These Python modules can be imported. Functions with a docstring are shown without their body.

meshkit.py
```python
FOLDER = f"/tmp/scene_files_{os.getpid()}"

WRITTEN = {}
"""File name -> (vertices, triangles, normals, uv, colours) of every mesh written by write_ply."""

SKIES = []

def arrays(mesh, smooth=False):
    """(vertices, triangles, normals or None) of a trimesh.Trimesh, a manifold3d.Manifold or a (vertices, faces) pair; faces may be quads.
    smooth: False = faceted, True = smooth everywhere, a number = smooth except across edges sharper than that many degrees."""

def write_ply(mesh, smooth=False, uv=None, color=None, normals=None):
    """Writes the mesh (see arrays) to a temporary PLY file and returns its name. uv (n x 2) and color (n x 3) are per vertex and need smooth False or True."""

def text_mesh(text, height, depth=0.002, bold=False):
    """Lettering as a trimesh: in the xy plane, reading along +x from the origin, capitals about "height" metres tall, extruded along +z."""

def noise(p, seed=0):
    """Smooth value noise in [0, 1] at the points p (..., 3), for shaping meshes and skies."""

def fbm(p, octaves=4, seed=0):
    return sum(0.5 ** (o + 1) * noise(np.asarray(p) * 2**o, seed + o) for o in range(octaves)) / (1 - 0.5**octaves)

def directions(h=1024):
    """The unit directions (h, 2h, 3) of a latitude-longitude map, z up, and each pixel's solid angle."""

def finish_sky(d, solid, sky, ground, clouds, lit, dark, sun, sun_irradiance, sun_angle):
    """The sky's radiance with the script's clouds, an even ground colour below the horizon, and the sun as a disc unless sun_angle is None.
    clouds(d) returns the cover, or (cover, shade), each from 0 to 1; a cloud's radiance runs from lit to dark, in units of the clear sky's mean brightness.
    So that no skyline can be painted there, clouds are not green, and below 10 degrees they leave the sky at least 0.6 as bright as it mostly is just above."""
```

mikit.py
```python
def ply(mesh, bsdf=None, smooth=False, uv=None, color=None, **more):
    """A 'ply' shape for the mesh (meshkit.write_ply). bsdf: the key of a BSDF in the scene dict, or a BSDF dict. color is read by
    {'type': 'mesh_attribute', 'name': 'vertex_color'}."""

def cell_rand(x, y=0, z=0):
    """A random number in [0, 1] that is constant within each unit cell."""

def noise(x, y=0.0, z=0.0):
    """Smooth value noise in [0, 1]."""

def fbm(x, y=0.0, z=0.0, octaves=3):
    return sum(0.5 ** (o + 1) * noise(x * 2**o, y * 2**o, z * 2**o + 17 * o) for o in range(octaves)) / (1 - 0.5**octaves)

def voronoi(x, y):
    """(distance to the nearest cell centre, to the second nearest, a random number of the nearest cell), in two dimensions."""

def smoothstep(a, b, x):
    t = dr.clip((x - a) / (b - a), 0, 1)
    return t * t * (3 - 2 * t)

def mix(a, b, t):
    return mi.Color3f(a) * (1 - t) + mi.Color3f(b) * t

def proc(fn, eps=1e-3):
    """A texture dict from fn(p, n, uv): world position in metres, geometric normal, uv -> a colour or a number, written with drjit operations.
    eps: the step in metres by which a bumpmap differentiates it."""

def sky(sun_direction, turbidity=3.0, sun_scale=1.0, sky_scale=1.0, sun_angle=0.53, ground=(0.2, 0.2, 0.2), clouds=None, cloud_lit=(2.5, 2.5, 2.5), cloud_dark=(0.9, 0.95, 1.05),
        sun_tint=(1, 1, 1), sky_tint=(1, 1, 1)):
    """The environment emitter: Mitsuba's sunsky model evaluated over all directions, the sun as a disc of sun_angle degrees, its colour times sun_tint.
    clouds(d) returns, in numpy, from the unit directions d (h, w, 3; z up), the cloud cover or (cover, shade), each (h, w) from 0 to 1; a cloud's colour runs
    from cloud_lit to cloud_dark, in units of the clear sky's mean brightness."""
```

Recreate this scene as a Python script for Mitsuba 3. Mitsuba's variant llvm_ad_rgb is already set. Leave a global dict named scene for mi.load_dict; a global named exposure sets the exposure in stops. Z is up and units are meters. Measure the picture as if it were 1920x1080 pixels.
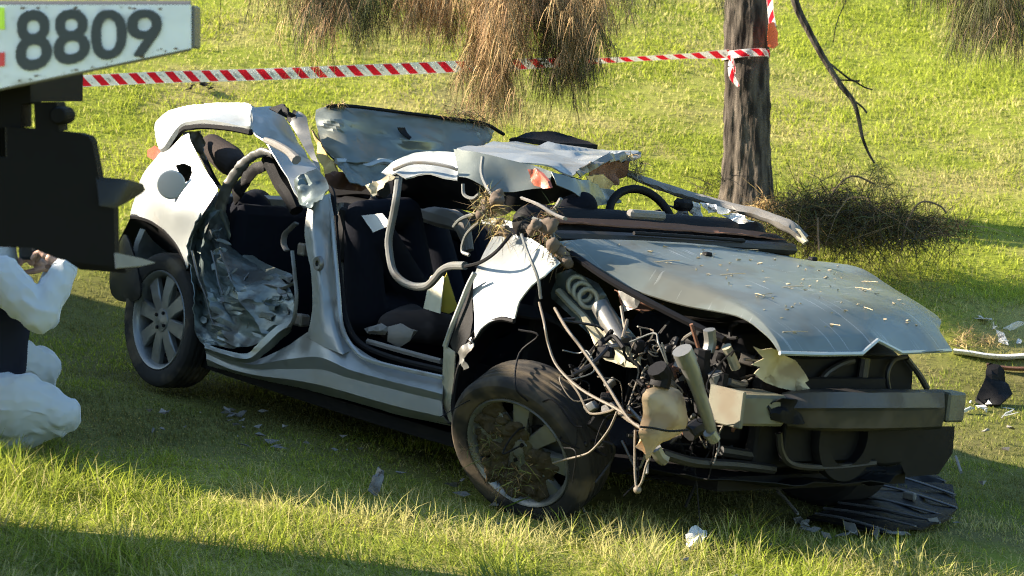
import math
import numpy as np
import trimesh
import manifold3d as m3
import shapely
from shapely.geometry import Polygon, Point
from scipy.spatial import Delaunay
from scipy.interpolate import RBFInterpolator, LinearNDInterpolator
import drjit as dr
import mitsuba as mi
import mikit
import meshkit

T = mi.ScalarTransform4f
scene, labels = {}, {}

# ---------------------------------------------------------------- camera, sky, exposure
PITCH = math.radians(4.9)
scene['camera'] = {
    'type': 'thinlens', 'fov': 26.36, 'fov_axis': 'x', 'aperture_radius': 0.006, 'focus_distance': 8.6,
    'near_clip': 0.1, 'far_clip': 800.0,
    'to_world': T().look_at(origin=[0, 0, 1.465], target=[0, math.cos(PITCH), 1.465 - math.sin(PITCH)], up=[0, 0, 1]),
}
SUN_EL, SUN_AZ = math.radians(27.0), math.radians(1.0)      # from the left, a little behind the car
SUN = [-math.cos(SUN_EL) * math.cos(SUN_AZ), math.cos(SUN_EL) * math.sin(SUN_AZ), math.sin(SUN_EL)]
scene['sky'] = mikit.sky(SUN, turbidity=3.0, sky_scale=0.76, sun_tint=(0.90, 1.0, 1.24), ground=(0.08, 0.1, 0.04))
exposure = 3.92

# ---------------------------------------------------------------- materials
proc, fbm, noise, mix, sstep = mikit.proc, mikit.fbm, mikit.noise, mikit.mix, mikit.smoothstep


def mat(key, col, rough=0.6, metal=0.0, coat=0.0, spec=0.5, var=0.12, freq=18.0, dirt=None, dirt_amt=0.0, dirt_freq=9.0, bump=0.0, bfreq=60.0, coat_rough=0.1):
    """A painted or bare surface: its colour with small variation, dirt patches in object space and fine relief."""
    c0 = [min(1, c * (1 - var)) for c in col]
    c1 = [min(1, c * (1 + var)) for c in col]

    def color(p, n, uv):
        c = mix(c0, c1, fbm(p.x * freq, p.y * freq, p.z * freq, 3))
        if dirt_amt > 0:
            t = fbm(p.x * dirt_freq + 3, p.y * dirt_freq, p.z * dirt_freq, 4)
            c = mix(c, dirt, sstep(0.62 - 0.3 * dirt_amt, 0.85 - 0.3 * dirt_amt, t) * min(1, 0.35 + dirt_amt))
        return c
    d = {'type': 'principled', 'base_color': proc(color), 'roughness': rough, 'metallic': metal, 'specular': spec}
    if dirt_amt > 0:
        def rgh(p, n, uv):
            t = fbm(p.x * dirt_freq + 3, p.y * dirt_freq, p.z * dirt_freq, 4)
            return rough + (0.75 - rough) * sstep(0.62 - 0.3 * dirt_amt, 0.85 - 0.3 * dirt_amt, t) * 0.8
        d['roughness'] = proc(rgh)
    if coat:
        d['clearcoat'] = coat
        d['clearcoat_gloss'] = 1 - coat_rough
    if bump:
        d = {'type': 'bumpmap', 'nested': d, 'tex': proc(lambda p, n, uv: fbm(p.x * bfreq, p.y * bfreq, p.z * bfreq, 3), eps=0.002), 'scale': bump}
    scene[key] = {'type': 'twosided', 'nested': d} if True else d
    return key


SOIL = (0.10, 0.075, 0.045)
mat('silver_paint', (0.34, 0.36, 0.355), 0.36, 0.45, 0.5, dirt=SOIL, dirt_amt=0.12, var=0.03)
mat('shaded_dirty_paint', (0.16, 0.18, 0.163), 0.34, 0.4, 0.3, dirt=(0.12, 0.12, 0.09), dirt_amt=0.3, dirt_freq=5, var=0.05)  # silver paint darkened for the unlit roof and door sheets, plus real dust
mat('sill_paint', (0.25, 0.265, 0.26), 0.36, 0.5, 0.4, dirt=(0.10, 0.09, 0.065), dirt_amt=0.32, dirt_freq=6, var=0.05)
mat('shaded_primer', (0.10, 0.096, 0.066), 0.55, dirt=SOIL, dirt_amt=0.3)  # cream primer darkened: shade on the crash box put into the colour
mat('beam_grey', (0.022, 0.022, 0.025), 0.45, 0.2, dirt=(0.055, 0.045, 0.033), dirt_amt=0.4, dirt_freq=7)
mat('shaded_crushed_paint', (0.11, 0.14, 0.14), 0.32, 0.5, 0.3, dirt=(0.045, 0.045, 0.04), dirt_amt=0.5, dirt_freq=11, var=0.35, freq=30)  # same silver paint, darkened for the shaded door opening, under real dirt
mat('bare_steel', (0.19, 0.19, 0.18), 0.42, 0.6, dirt=SOIL, dirt_amt=0.35)
mat('cream_primer', (0.28, 0.265, 0.19), 0.5, 0.1, dirt=SOIL, dirt_amt=0.3)
mat('black_plastic', (0.005, 0.005, 0.006), 0.65, spec=0.18, dirt=(0.018, 0.015, 0.012), dirt_amt=0.15)
mat('dusty_plastic', (0.012, 0.012, 0.013), 0.5, spec=0.3, dirt=(0.04, 0.033, 0.024), dirt_amt=0.35, dirt_freq=6)
mat('black_cloth', (0.006, 0.007, 0.011), 0.9, spec=0.1, bump=0.001, bfreq=150)
mat('seat_cloth', (0.035, 0.028, 0.026), 0.9, spec=0.2, dirt=(0.12, 0.1, 0.09), dirt_amt=0.1)
mat('grey_trim', (0.16, 0.152, 0.138), 0.75, dirt=SOIL, dirt_amt=0.2)
mat('tan_foam', (0.52, 0.38, 0.16), 0.9, dirt=(0.2, 0.08, 0.04), dirt_amt=0.3)
mat('brown_board', (0.13, 0.06, 0.035), 0.85, dirt=(0.04, 0.02, 0.015), dirt_amt=0.4)
mat('red_lens', (0.28, 0.075, 0.045), 0.25, coat=0.5, dirt=SOIL, dirt_amt=0.25)
mat('tyre_rubber', (0.020, 0.019, 0.018), 0.8, spec=0.25, dirt=(0.10, 0.078, 0.05), dirt_amt=0.42, dirt_freq=8, bump=0.0008, bfreq=120)
mat('alloy', (0.20, 0.205, 0.20), 0.38, 0.6, dirt=(0.10, 0.085, 0.06), dirt_amt=0.2)
mat('tank_plastic', (0.36, 0.26, 0.155), 0.5, dirt=(0.2, 0.12, 0.06), dirt_amt=0.35, dirt_freq=12)
mat('hose_grey', (0.10, 0.105, 0.10), 0.5, dirt=SOIL, dirt_amt=0.15)
mat('litter_tan', (0.30, 0.25, 0.16), 0.7)
mat('cable_tan', (0.12, 0.10, 0.075), 0.6)
mat('white_paper', (0.58, 0.58, 0.57), 0.8)
mat('yellow_card', (0.75, 0.62, 0.10), 0.6)
mat('cream_card', (0.72, 0.68, 0.50), 0.6)
mat('foil_board', (0.42, 0.36, 0.24), 0.5, 0.15, dirt=(0.2, 0.14, 0.08), dirt_amt=0.35, dirt_freq=11)
mat('truck_white', (0.58, 0.625, 0.68), 0.4, coat=0.3, dirt=(0.13, 0.1, 0.07), dirt_amt=0.08, dirt_freq=14)
mat('truck_black', (0.004, 0.004, 0.005), 0.7, spec=0.12)
mat('truck_grey', (0.10, 0.10, 0.105), 0.4)
mat('ink', (0.028, 0.036, 0.042), 0.5, var=0.05)
mat('decal_green', (0.5, 0.75, 0.05), 0.4)
mat('decal_red', (0.6, 0.05, 0.05), 0.4)
mat('coverall', (0.50, 0.535, 0.555), 0.8, spec=0.2, var=0.03, bump=0.0012, bfreq=30)
mat('vest', (0.012, 0.014, 0.024), 0.85, spec=0.2)
mat('skin', (0.50, 0.30, 0.22), 0.55)
mat('hair', (0.05, 0.03, 0.02), 0.7)
mat('camera_body', (0.012, 0.012, 0.013), 0.4)
mat('boot', (0.02, 0.018, 0.016), 0.7)
mat('dead_wood', (0.10, 0.075, 0.055), 0.9)
mat('heap_earth', (0.05, 0.04, 0.024), 0.95, spec=0.1, dirt=(0.09, 0.085, 0.03), dirt_amt=0.3)
mat('flag_orange', (0.75, 0.12, 0.03), 0.7)
mat('glass_dark', (0.02, 0.022, 0.025), 0.15)


def bark_color(p, n, uv):
    s = fbm(p.x * 34, p.y * 34, p.z * 5, 4)
    c = mix((0.022, 0.018, 0.015), (0.105, 0.088, 0.07), sstep(0.3, 0.75, s))
    return mix(c, (0.16, 0.10, 0.06), sstep(0.62, 0.8, fbm(p.x * 6, p.y * 6, p.z * 1.3, 3)) * 0.6)


scene['bark'] = {'type': 'twosided', 'nested': {'type': 'bumpmap', 'nested': {'type': 'principled', 'base_color': proc(bark_color), 'roughness': 0.9, 'specular': 0.2},
                 'tex': proc(lambda p, n, uv: fbm(p.x * 40, p.y * 40, p.z * 6, 3), eps=0.003), 'scale': 0.02}}


def soil_color(p, n, uv):
    g = fbm(p.x * 1.4, p.y * 1.4, 0, 4)
    f = fbm(p.x * 30, p.y * 30, p.z * 30, 3)
    c = mix((0.19, 0.22, 0.03), (0.27, 0.24, 0.085), sstep(0.4, 0.75, g))
    c = mix(c, (0.07, 0.06, 0.028), sstep(0.45, 0.8, f) * 0.5)
    worn_shade = sstep(7.5, 8.3, p.y) * (1 - sstep(11.8, 12.8, p.y)) * sstep(-5.0, -3.5, p.x) * (1 - sstep(3.5, 5.0, p.x))  # mask for trampled ground and for shade painted in around the car
    return mix(c, (0.075, 0.068, 0.03), worn_shade * 0.75)


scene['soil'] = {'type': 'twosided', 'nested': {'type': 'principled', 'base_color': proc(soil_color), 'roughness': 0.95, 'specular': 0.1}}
def bonnet_color(p, n, uv):
    a, b = p.x * 0.64 - p.y * 0.77, p.x * 0.76 + p.y * 0.64
    c = mix((0.125, 0.143, 0.130), (0.165, 0.185, 0.165), fbm(p.x * 5, p.y * 5, p.z * 5, 3))  # body silver darkened for the grazing light on the bonnet
    c = mix(c, (0.115, 0.105, 0.075), sstep(0.5, 0.75, fbm(p.x * 7, p.y * 7, 4, 4)) * 0.55)
    sc = sstep(0.80, 0.90, noise(b * 130 + 0.6 * a, a * 5, 3)) * sstep(0.45, 0.62, fbm(a * 3.5, b * 3.5, 9, 3))
    sc2 = sstep(0.84, 0.92, noise(a * 110 + 40 * b, b * 6, 5)) * sstep(0.5, 0.65, fbm(a * 4, b * 4, 2, 3))
    return mix(mix(c, (0.36, 0.37, 0.35), sc * 0.6), (0.30, 0.31, 0.29), sc2 * 0.5)


scene['bonnet_paint'] = {'type': 'twosided', 'nested': {'type': 'bumpmap', 'nested': {'type': 'principled', 'base_color': proc(bonnet_color), 'roughness': 0.36, 'metallic': 0.35, 'clearcoat': 0.25},
                         'tex': proc(lambda p, n, uv: fbm(p.x * 7, p.y * 7, p.z * 7, 3), eps=0.004), 'scale': 0.006}}
VC = {'type': 'mesh_attribute', 'name': 'vertex_color'}
scene['blade'] = {'type': 'principledthin', 'base_color': VC, 'roughness': 0.55, 'spec_trans': 0.0, 'diff_trans': 0.9, 'eta': 1.4}
scene['needle'] = {'type': 'twosided', 'nested': {'type': 'principled', 'base_color': VC, 'roughness': 0.7, 'specular': 0.2}}


def tape_color(p, n, uv):
    u = uv.x / 0.115 + 0.55 * uv.y
    k = u - dr.floor(u)
    edge = sstep(0.0, 0.08, uv.y) * (1 - sstep(0.92, 1.0, uv.y))
    red = sstep(0.02, 0.06, k) * (1 - sstep(0.50, 0.54, k))
    mark = sstep(0.62, 0.66, k) * (1 - sstep(0.8, 0.84, k)) * sstep(0.2, 0.3, uv.y) * (1 - sstep(0.7, 0.8, uv.y)) * sstep(0.45, 0.6, noise(uv.x * 90, uv.y * 7, 0))
    c = mix((0.78, 0.76, 0.74), (0.35, 0.34, 0.34), mark * 0.8)
    return mix(c, (0.66, 0.02, 0.035), red * edge)


scene['tape_film'] = {'type': 'principledthin', 'base_color': proc(tape_color), 'roughness': 0.35, 'spec_trans': 0.0, 'diff_trans': 0.5, 'eta': 1.4}

# ---------------------------------------------------------------- the place: heights
def ground(x, y):
    x, y = np.asarray(x, float), np.asarray(y, float)
    yy = np.minimum(y, 48.0)
    t = (yy - 11.5) / 0.4
    return 0.006 - 0.1104 * 8 * np.tanh(x / 8) + 0.36 * 0.4 * np.logaddexp(0, t)


def bumps(x, y):
    p = np.stack([x, y, 0 * x], -1)
    return 0.05 * (meshkit.fbm(p * 1.3, 3, 5) - 0.5) * np.clip((y - 4.0) / 2, 0.2, 1) + 0.25 * (meshkit.fbm(p * 0.35, 2, 9) - 0.5) * np.clip((y - 13.5) / 5, 0, 1)


def gz(x, y):
    return ground(x, y) + bumps(np.asarray(x, float), np.asarray(y, float))


# ---------------------------------------------------------------- mesh helpers
def tm(v, f):
    return trimesh.Trimesh(np.asarray(v, float), np.asarray(f, int), process=False)


def join(*ms):
    return trimesh.util.concatenate([m for m in ms if m is not None])


def man(m):
    a = m.to_mesh()
    return tm(a.vert_properties[:, :3], a.tri_verts)


def catmull(P, n=6, closed=False):
    P = np.asarray(P, float)
    if len(P) < 3:
        return np.array([P[0] + (P[-1] - P[0]) * t for t in np.linspace(0, 1, n + 1)])
    Q = np.vstack([P[-1], P, P[:2]]) if closed else np.vstack([2 * P[0] - P[1], P, 2 * P[-1] - P[-2]])
    out = []
    for i in range(1, len(Q) - 2):
        a, b, c, d = Q[i - 1:i + 3]
        for t in np.arange(n) / n:
            out.append(0.5 * (2 * b + (c - a) * t + (2 * a - 5 * b + 4 * c - d) * t * t + (3 * b - a - 3 * c + d) * t ** 3))
    if not closed:
        out.append(P[-1])
    return np.array(out)


def tube(P, r, sides=8, n=5, smooth=True, flat=None):
    """A round bar along a smooth curve; r may be one number or one per control point; flat squashes the section."""
    P = np.asarray(P, float)
    C = catmull(P, n) if smooth else P
    rr = np.full(len(C), r) if np.isscalar(r) else np.interp(np.linspace(0, 1, len(C)), np.linspace(0, 1, len(r)), r)
    t = np.gradient(C, axis=0)
    t /= np.linalg.norm(t, axis=1, keepdims=True) + 1e-12
    up = np.array([0.13, 0.21, 0.97])
    frames, a = [], np.cross(t[0], up)
    for k in range(len(C)):
        a = a - t[k] * (a @ t[k])
        a /= np.linalg.norm(a) + 1e-12
        frames.append((a.copy(), np.cross(t[k], a)))
    ang = np.arange(sides) * 2 * np.pi / sides
    V = np.array([C[k] + rr[k] * (np.cos(ang)[:, None] * frames[k][0] + (flat or 1.0) * np.sin(ang)[:, None] * frames[k][1]) for k in range(len(C))]).reshape(-1, 3)
    F = []
    for k in range(len(C) - 1):
        for j in range(sides):
            a_, b_, c_, d_ = k * sides + j, k * sides + (j + 1) % sides, (k + 1) * sides + (j + 1) % sides, (k + 1) * sides + j
            F += [(a_, b_, c_), (a_, c_, d_)]
    e = len(V)
    V = np.vstack([V, C[0], C[-1]])
    for j in range(sides):
        F += [(e, (j + 1) % sides, j), (e + 1, (len(C) - 1) * sides + j, (len(C) - 1) * sides + (j + 1) % sides)]
    return tm(V, F)


def box(c, s, bevel=0.0, rot=None):
    """A box with bevelled edges, centre c, full sizes s."""
    s = np.asarray(s, float)
    if bevel <= 0:
        m = trimesh.creation.box(extents=s)
    else:
        b = min(bevel, s.min() * 0.45)
        pts = []
        for sx in (-1, 1):
            for sy in (-1, 1):
                for sz in (-1, 1):
                    h = s / 2 * (sx, sy, sz)
                    for k in range(3):
                        q = h - b * np.array([sx, sy, sz])
                        q[k] = h[k]
                        pts.append(q)
        m = trimesh.convex.convex_hull(np.array(pts))
    if rot is not None:
        m.apply_transform(rot)
    m.apply_translation(c)
    return m


def hull(pts):
    return trimesh.convex.convex_hull(np.asarray(pts, float))


def rotm(axis, deg, point=None):
    return trimesh.transformations.rotation_matrix(math.radians(deg), axis, point)


def panel(P, dense=0.03, thick=0.003, crumple=0.0, freq=8.0, seed=0, extra=(), bulge=0.0, sm=0, holes=(), out=None, fine=0.0):
    """A sheet of metal inside a closed outline of 3-D points: bent through the outline and extra points, bulged, creased, and given thickness."""
    rng = np.random.default_rng(seed + 11)
    P = np.asarray(P, float)
    ctrl = np.vstack([P] + ([np.asarray(extra, float)] if len(extra) else []))
    if sm:
        P = catmull(P, sm, closed=True)
    c = ctrl.mean(0)
    _, _, vt = np.linalg.svd(ctrl - c)
    e1, e2, n = vt
    if out is not None and n @ np.asarray(out, float) < 0:
        n = -n
    if np.cross(e1, e2) @ n < 0:
        e2 = -e2
    B = np.stack([e1, e2], 1)
    poly = Polygon((P - c) @ B, [(np.asarray(h, float) - c) @ B for h in holes]).buffer(0)
    if poly.geom_type != 'Polygon':
        poly = max(poly.geoms, key=lambda g: g.area)
    pts = []
    for ring in [poly.exterior, *poly.interiors]:
        q = np.array(shapely.segmentize(ring, dense).coords)[:-1]
        pts.append(q)
    x0, y0, x1, y1 = poly.bounds
    gx, gy = np.meshgrid(np.arange(x0, x1, dense), np.arange(y0, y1, dense * 0.87))
    gx[1::2] += dense / 2
    g = np.stack([gx.ravel(), gy.ravel()], 1) + rng.uniform(-0.12, 0.12, (gx.size, 2)) * dense
    inner = poly.buffer(-dense * 0.45)
    g = g[shapely.contains_xy(inner, g[:, 0], g[:, 1])] if not inner.is_empty else g[:0]
    q = np.vstack(pts + [g])
    tri = Delaunay(q).simplices
    cen = q[tri].mean(1)
    A = q[tri]
    area = np.abs(np.cross(A[:, 1] - A[:, 0], A[:, 2] - A[:, 0]))
    tri = tri[shapely.contains_xy(poly, cen[:, 0], cen[:, 1]) & (area > 1e-9)]
    uv = (ctrl - c) @ B
    _, keep = np.unique(np.round(uv, 4), axis=0, return_index=True)
    h = RBFInterpolator(uv[keep], ((ctrl - c) @ n)[keep], kernel='thin_plate_spline', smoothing=1e-4)(q)
    if bulge:
        d = shapely.distance(poly.boundary, shapely.points(q))
        h = h + bulge * np.sqrt(np.clip(d / max(d.max(), 1e-9), 0, 1))
    if crumple:
        k = int(max(8, (x1 - x0 + 0.4) * (y1 - y0 + 0.4) * freq * freq * 1.3))
        cp = rng.uniform((x0 - 0.2, y0 - 0.2), (x1 + 0.2, y1 + 0.2), (k, 2))
        cp = np.vstack([cp, [(x0 - 1, y0 - 1), (x1 + 1, y0 - 1), (x0 - 1, y1 + 1), (x1 + 1, y1 + 1)]])
        h = h + LinearNDInterpolator(cp, np.append(rng.normal(0, crumple, k), np.zeros(4)))(q)
    if fine:
        h = h + fine * (meshkit.fbm(np.stack([q[:, 0], q[:, 1], 0 * h], 1) * 40, 3, seed) - 0.5)
    V = c + q @ B.T + h[:, None] * n
    F = tri.copy()
    cr = np.cross(q[F[:, 1]] - q[F[:, 0]], q[F[:, 2]] - q[F[:, 0]])
    F[cr < 0] = F[cr < 0][:, ::-1]
    m = tm(V, F)
    nn = m.vertex_normals
    V2 = V - nn * thick
    E = np.vstack([F[:, [0, 1]], F[:, [1, 2]], F[:, [2, 0]]])
    und = np.sort(E, 1)
    _, inv, cnt = np.unique(und, axis=0, return_inverse=True, return_counts=True)
    b = E[cnt[inv.ravel()] == 1]
    k = len(V)
    S = np.vstack([np.stack([b[:, 1], b[:, 0], b[:, 0] + k], 1), np.stack([b[:, 1], b[:, 0] + k, b[:, 1] + k], 1)])
    return tm(np.vstack([V, V2]), np.vstack([F, F[:, ::-1] + k, S]))


def loft(rows, nu=5, nv=3, thick=0.003, dent=0.0, freq=12.0, seed=0):
    """A sheet through lines of points: smooth along each line, creased at every line."""
    R = np.array([catmull(r, nu) for r in rows])
    G = [R[0]]
    for a, b in zip(R[:-1], R[1:]):
        for k in range(1, nv + 1):
            G.append(a + (b - a) * k / nv)
    G = np.array(G)
    if dent:
        rng = np.random.default_rng(seed)
        P = G.reshape(-1, 3)
        o = P.min(0) - .1
        span = P.max(0) - o + .1
        k = int(max(20, 40 + span.prod() ** (2 / 3) * freq * freq * 3))
        cpt = o + rng.uniform(0, 1, (k, 3)) * span
        w = np.exp(-((P[:, None] - cpt[None]) ** 2).sum(-1) * freq * freq) @ rng.normal(0, 1, k)
        fz = meshkit.noise(P * freq * 2.2, seed) + meshkit.noise(P * freq * 4.7, seed + 3) * .5 - .75
        n = np.cross(np.gradient(G, axis=0).reshape(-1, 3), np.gradient(G, axis=1).reshape(-1, 3))
        n /= np.linalg.norm(n, axis=1, keepdims=True) + 1e-12
        G = (P + n * (dent * (0.6 * np.tanh(w) + np.abs(fz) * 1.6 - .4))[:, None]).reshape(G.shape)
    h, w = G.shape[:2]
    i, j = np.meshgrid(np.arange(h - 1), np.arange(w - 1), indexing='ij')
    a = (i * w + j).ravel()
    F = np.vstack([np.stack([a, a + 1, a + w + 1], 1), np.stack([a, a + w + 1, a + w], 1)])
    m = tm(G.reshape(-1, 3), F)
    V2 = m.vertices - m.vertex_normals * thick
    k = len(m.vertices)
    ring = np.concatenate([np.arange(w), np.arange(1, h) * w + w - 1, (h - 1) * w + np.arange(w - 2, -1, -1), np.arange(h - 2, 0, -1) * w])
    nx = np.roll(ring, -1)
    S = np.vstack([np.stack([nx, ring, ring + k], 1), np.stack([nx, ring + k, nx + k], 1)])
    return tm(np.vstack([m.vertices, V2]), np.vstack([F, F[:, ::-1] + k, S]))


def blob(bones, length=0.03, iters=10):
    """One continuous body: each bone the hull of balls at its two joints; all joined, refined and smoothed."""
    total = m3.Manifold()
    for (a, ra, b, rb) in bones:
        balls = [m3.Manifold.sphere(r, 20).translate(tuple(map(float, p))) for p, r in ((a, ra), (b, rb))]
        total = total + m3.Manifold.batch_hull(balls)
    m = man(total.refine_to_length(length))
    m.merge_vertices()
    trimesh.smoothing.filter_taubin(m, iterations=iters)
    return m


def rough_up(m, amp, freq, seed=0):
    m = m.copy()
    n = m.vertex_normals
    m.vertices = m.vertices + n * (amp * 2 * (meshkit.fbm(np.asarray(m.vertices) * freq + 50, 3, seed) - 0.5))[:, None]
    return m


def lathe(profile, n=48):
    """A profile of (radius, height) revolved about the y axis (a wheel's axle)."""
    m = trimesh.creation.revolve(np.asarray(profile, float), sections=n)
    m.apply_transform(rotm([1, 0, 0], -90))
    return m


def ribbons(base, d, L, w, bend, side, segs=2):
    n = len(base)
    V = []
    for s in range(segs):
        t = s / segs
        c = base + d * (L * t)[:, None] + bend * (t * t)
        hw = (w * (1 - 0.55 * t) / 2)[:, None] * side
        V += [c - hw, c + hw]
    V.append(base + d * L[:, None] + bend)
    V = np.stack(V, 1)
    k = 2 * segs + 1
    f = []
    for s in range(segs - 1):
        f += [(2 * s, 2 * s + 1, 2 * s + 3), (2 * s, 2 * s + 3, 2 * s + 2)]
    f.append((2 * segs - 2, 2 * segs - 1, 2 * segs))
    F = (np.arange(n)[:, None, None] * k + np.array(f)[None]).reshape(-1, 3)
    tt = np.tile(np.append(np.repeat(np.arange(segs) / segs, 2), 1.0), n)
    return V.reshape(-1, 3), F, tt, np.repeat(np.arange(n), k)


# ---------------------------------------------------------------- naming
def numbered(name):
    if not any(k == name or k.startswith(name + '__') for k in scene) and name not in labels:
        return name
    i = 1
    while any(k == f'{name}_{i:03d}' or k.startswith(f'{name}_{i:03d}__') for k in scene):
        i += 1
    return f'{name}_{i:03d}'


def thing(name, label, cat, group=None):
    key = numbered(name)
    labels[key] = {'label': label, 'category': cat}
    if group:
        labels[key]['group'] = group
    return key


def put(name, mesh, m, parent=None, smooth=35, label=None, kind=None, **kw):
    key = numbered((parent + '__' if parent else '') + name)
    scene[key] = mikit.ply(mesh, m, smooth=smooth, **kw)
    if label or kind:
        labels[key] = {}
        if label:
            labels[key]['label'] = label
        if kind:
            labels[key]['kind'] = kind
    return key


def single(name, mesh, m, label, cat, group=None, smooth=35, **kw):
    key = numbered(name)
    scene[key] = mikit.ply(mesh, m, smooth=smooth, **kw)
    labels[key] = {'label': label, 'category': cat}
    if group:
        labels[key]['group'] = group
    return key


def strands(name, V, F, col, bsdf, parent=None, **tags):
    key = numbered((parent + '__' if parent else '') + name)
    scene[key] = mikit.ply((V, F), bsdf, smooth=False, color=col)
    if tags:
        labels[key] = dict(tags)
    return key


def unit(v):
    v = np.asarray(v, float)
    return v / (np.linalg.norm(v, axis=-1, keepdims=True) + 1e-12)


# ---------------------------------------------------------------- ground and grass
xs = np.concatenate([np.linspace(-160, -12, 24), np.linspace(-10, 12, 177), np.linspace(14, 160, 24)])
ys = np.concatenate([np.linspace(-60, 0, 10), np.linspace(1, 20, 153), np.linspace(20.5, 50, 60), np.linspace(55, 220, 14)])
GX, GY = np.meshgrid(xs, ys)
i, j = np.meshgrid(np.arange(len(ys) - 1), np.arange(len(xs) - 1), indexing='ij')
a = (i * len(xs) + j).ravel()
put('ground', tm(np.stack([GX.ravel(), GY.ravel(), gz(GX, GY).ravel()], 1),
                 np.vstack([np.stack([a, a + 1, a + len(xs) + 1], 1), np.stack([a, a + len(xs) + 1, a + len(xs)], 1)])), 'soil', smooth=True, kind='structure')


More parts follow.
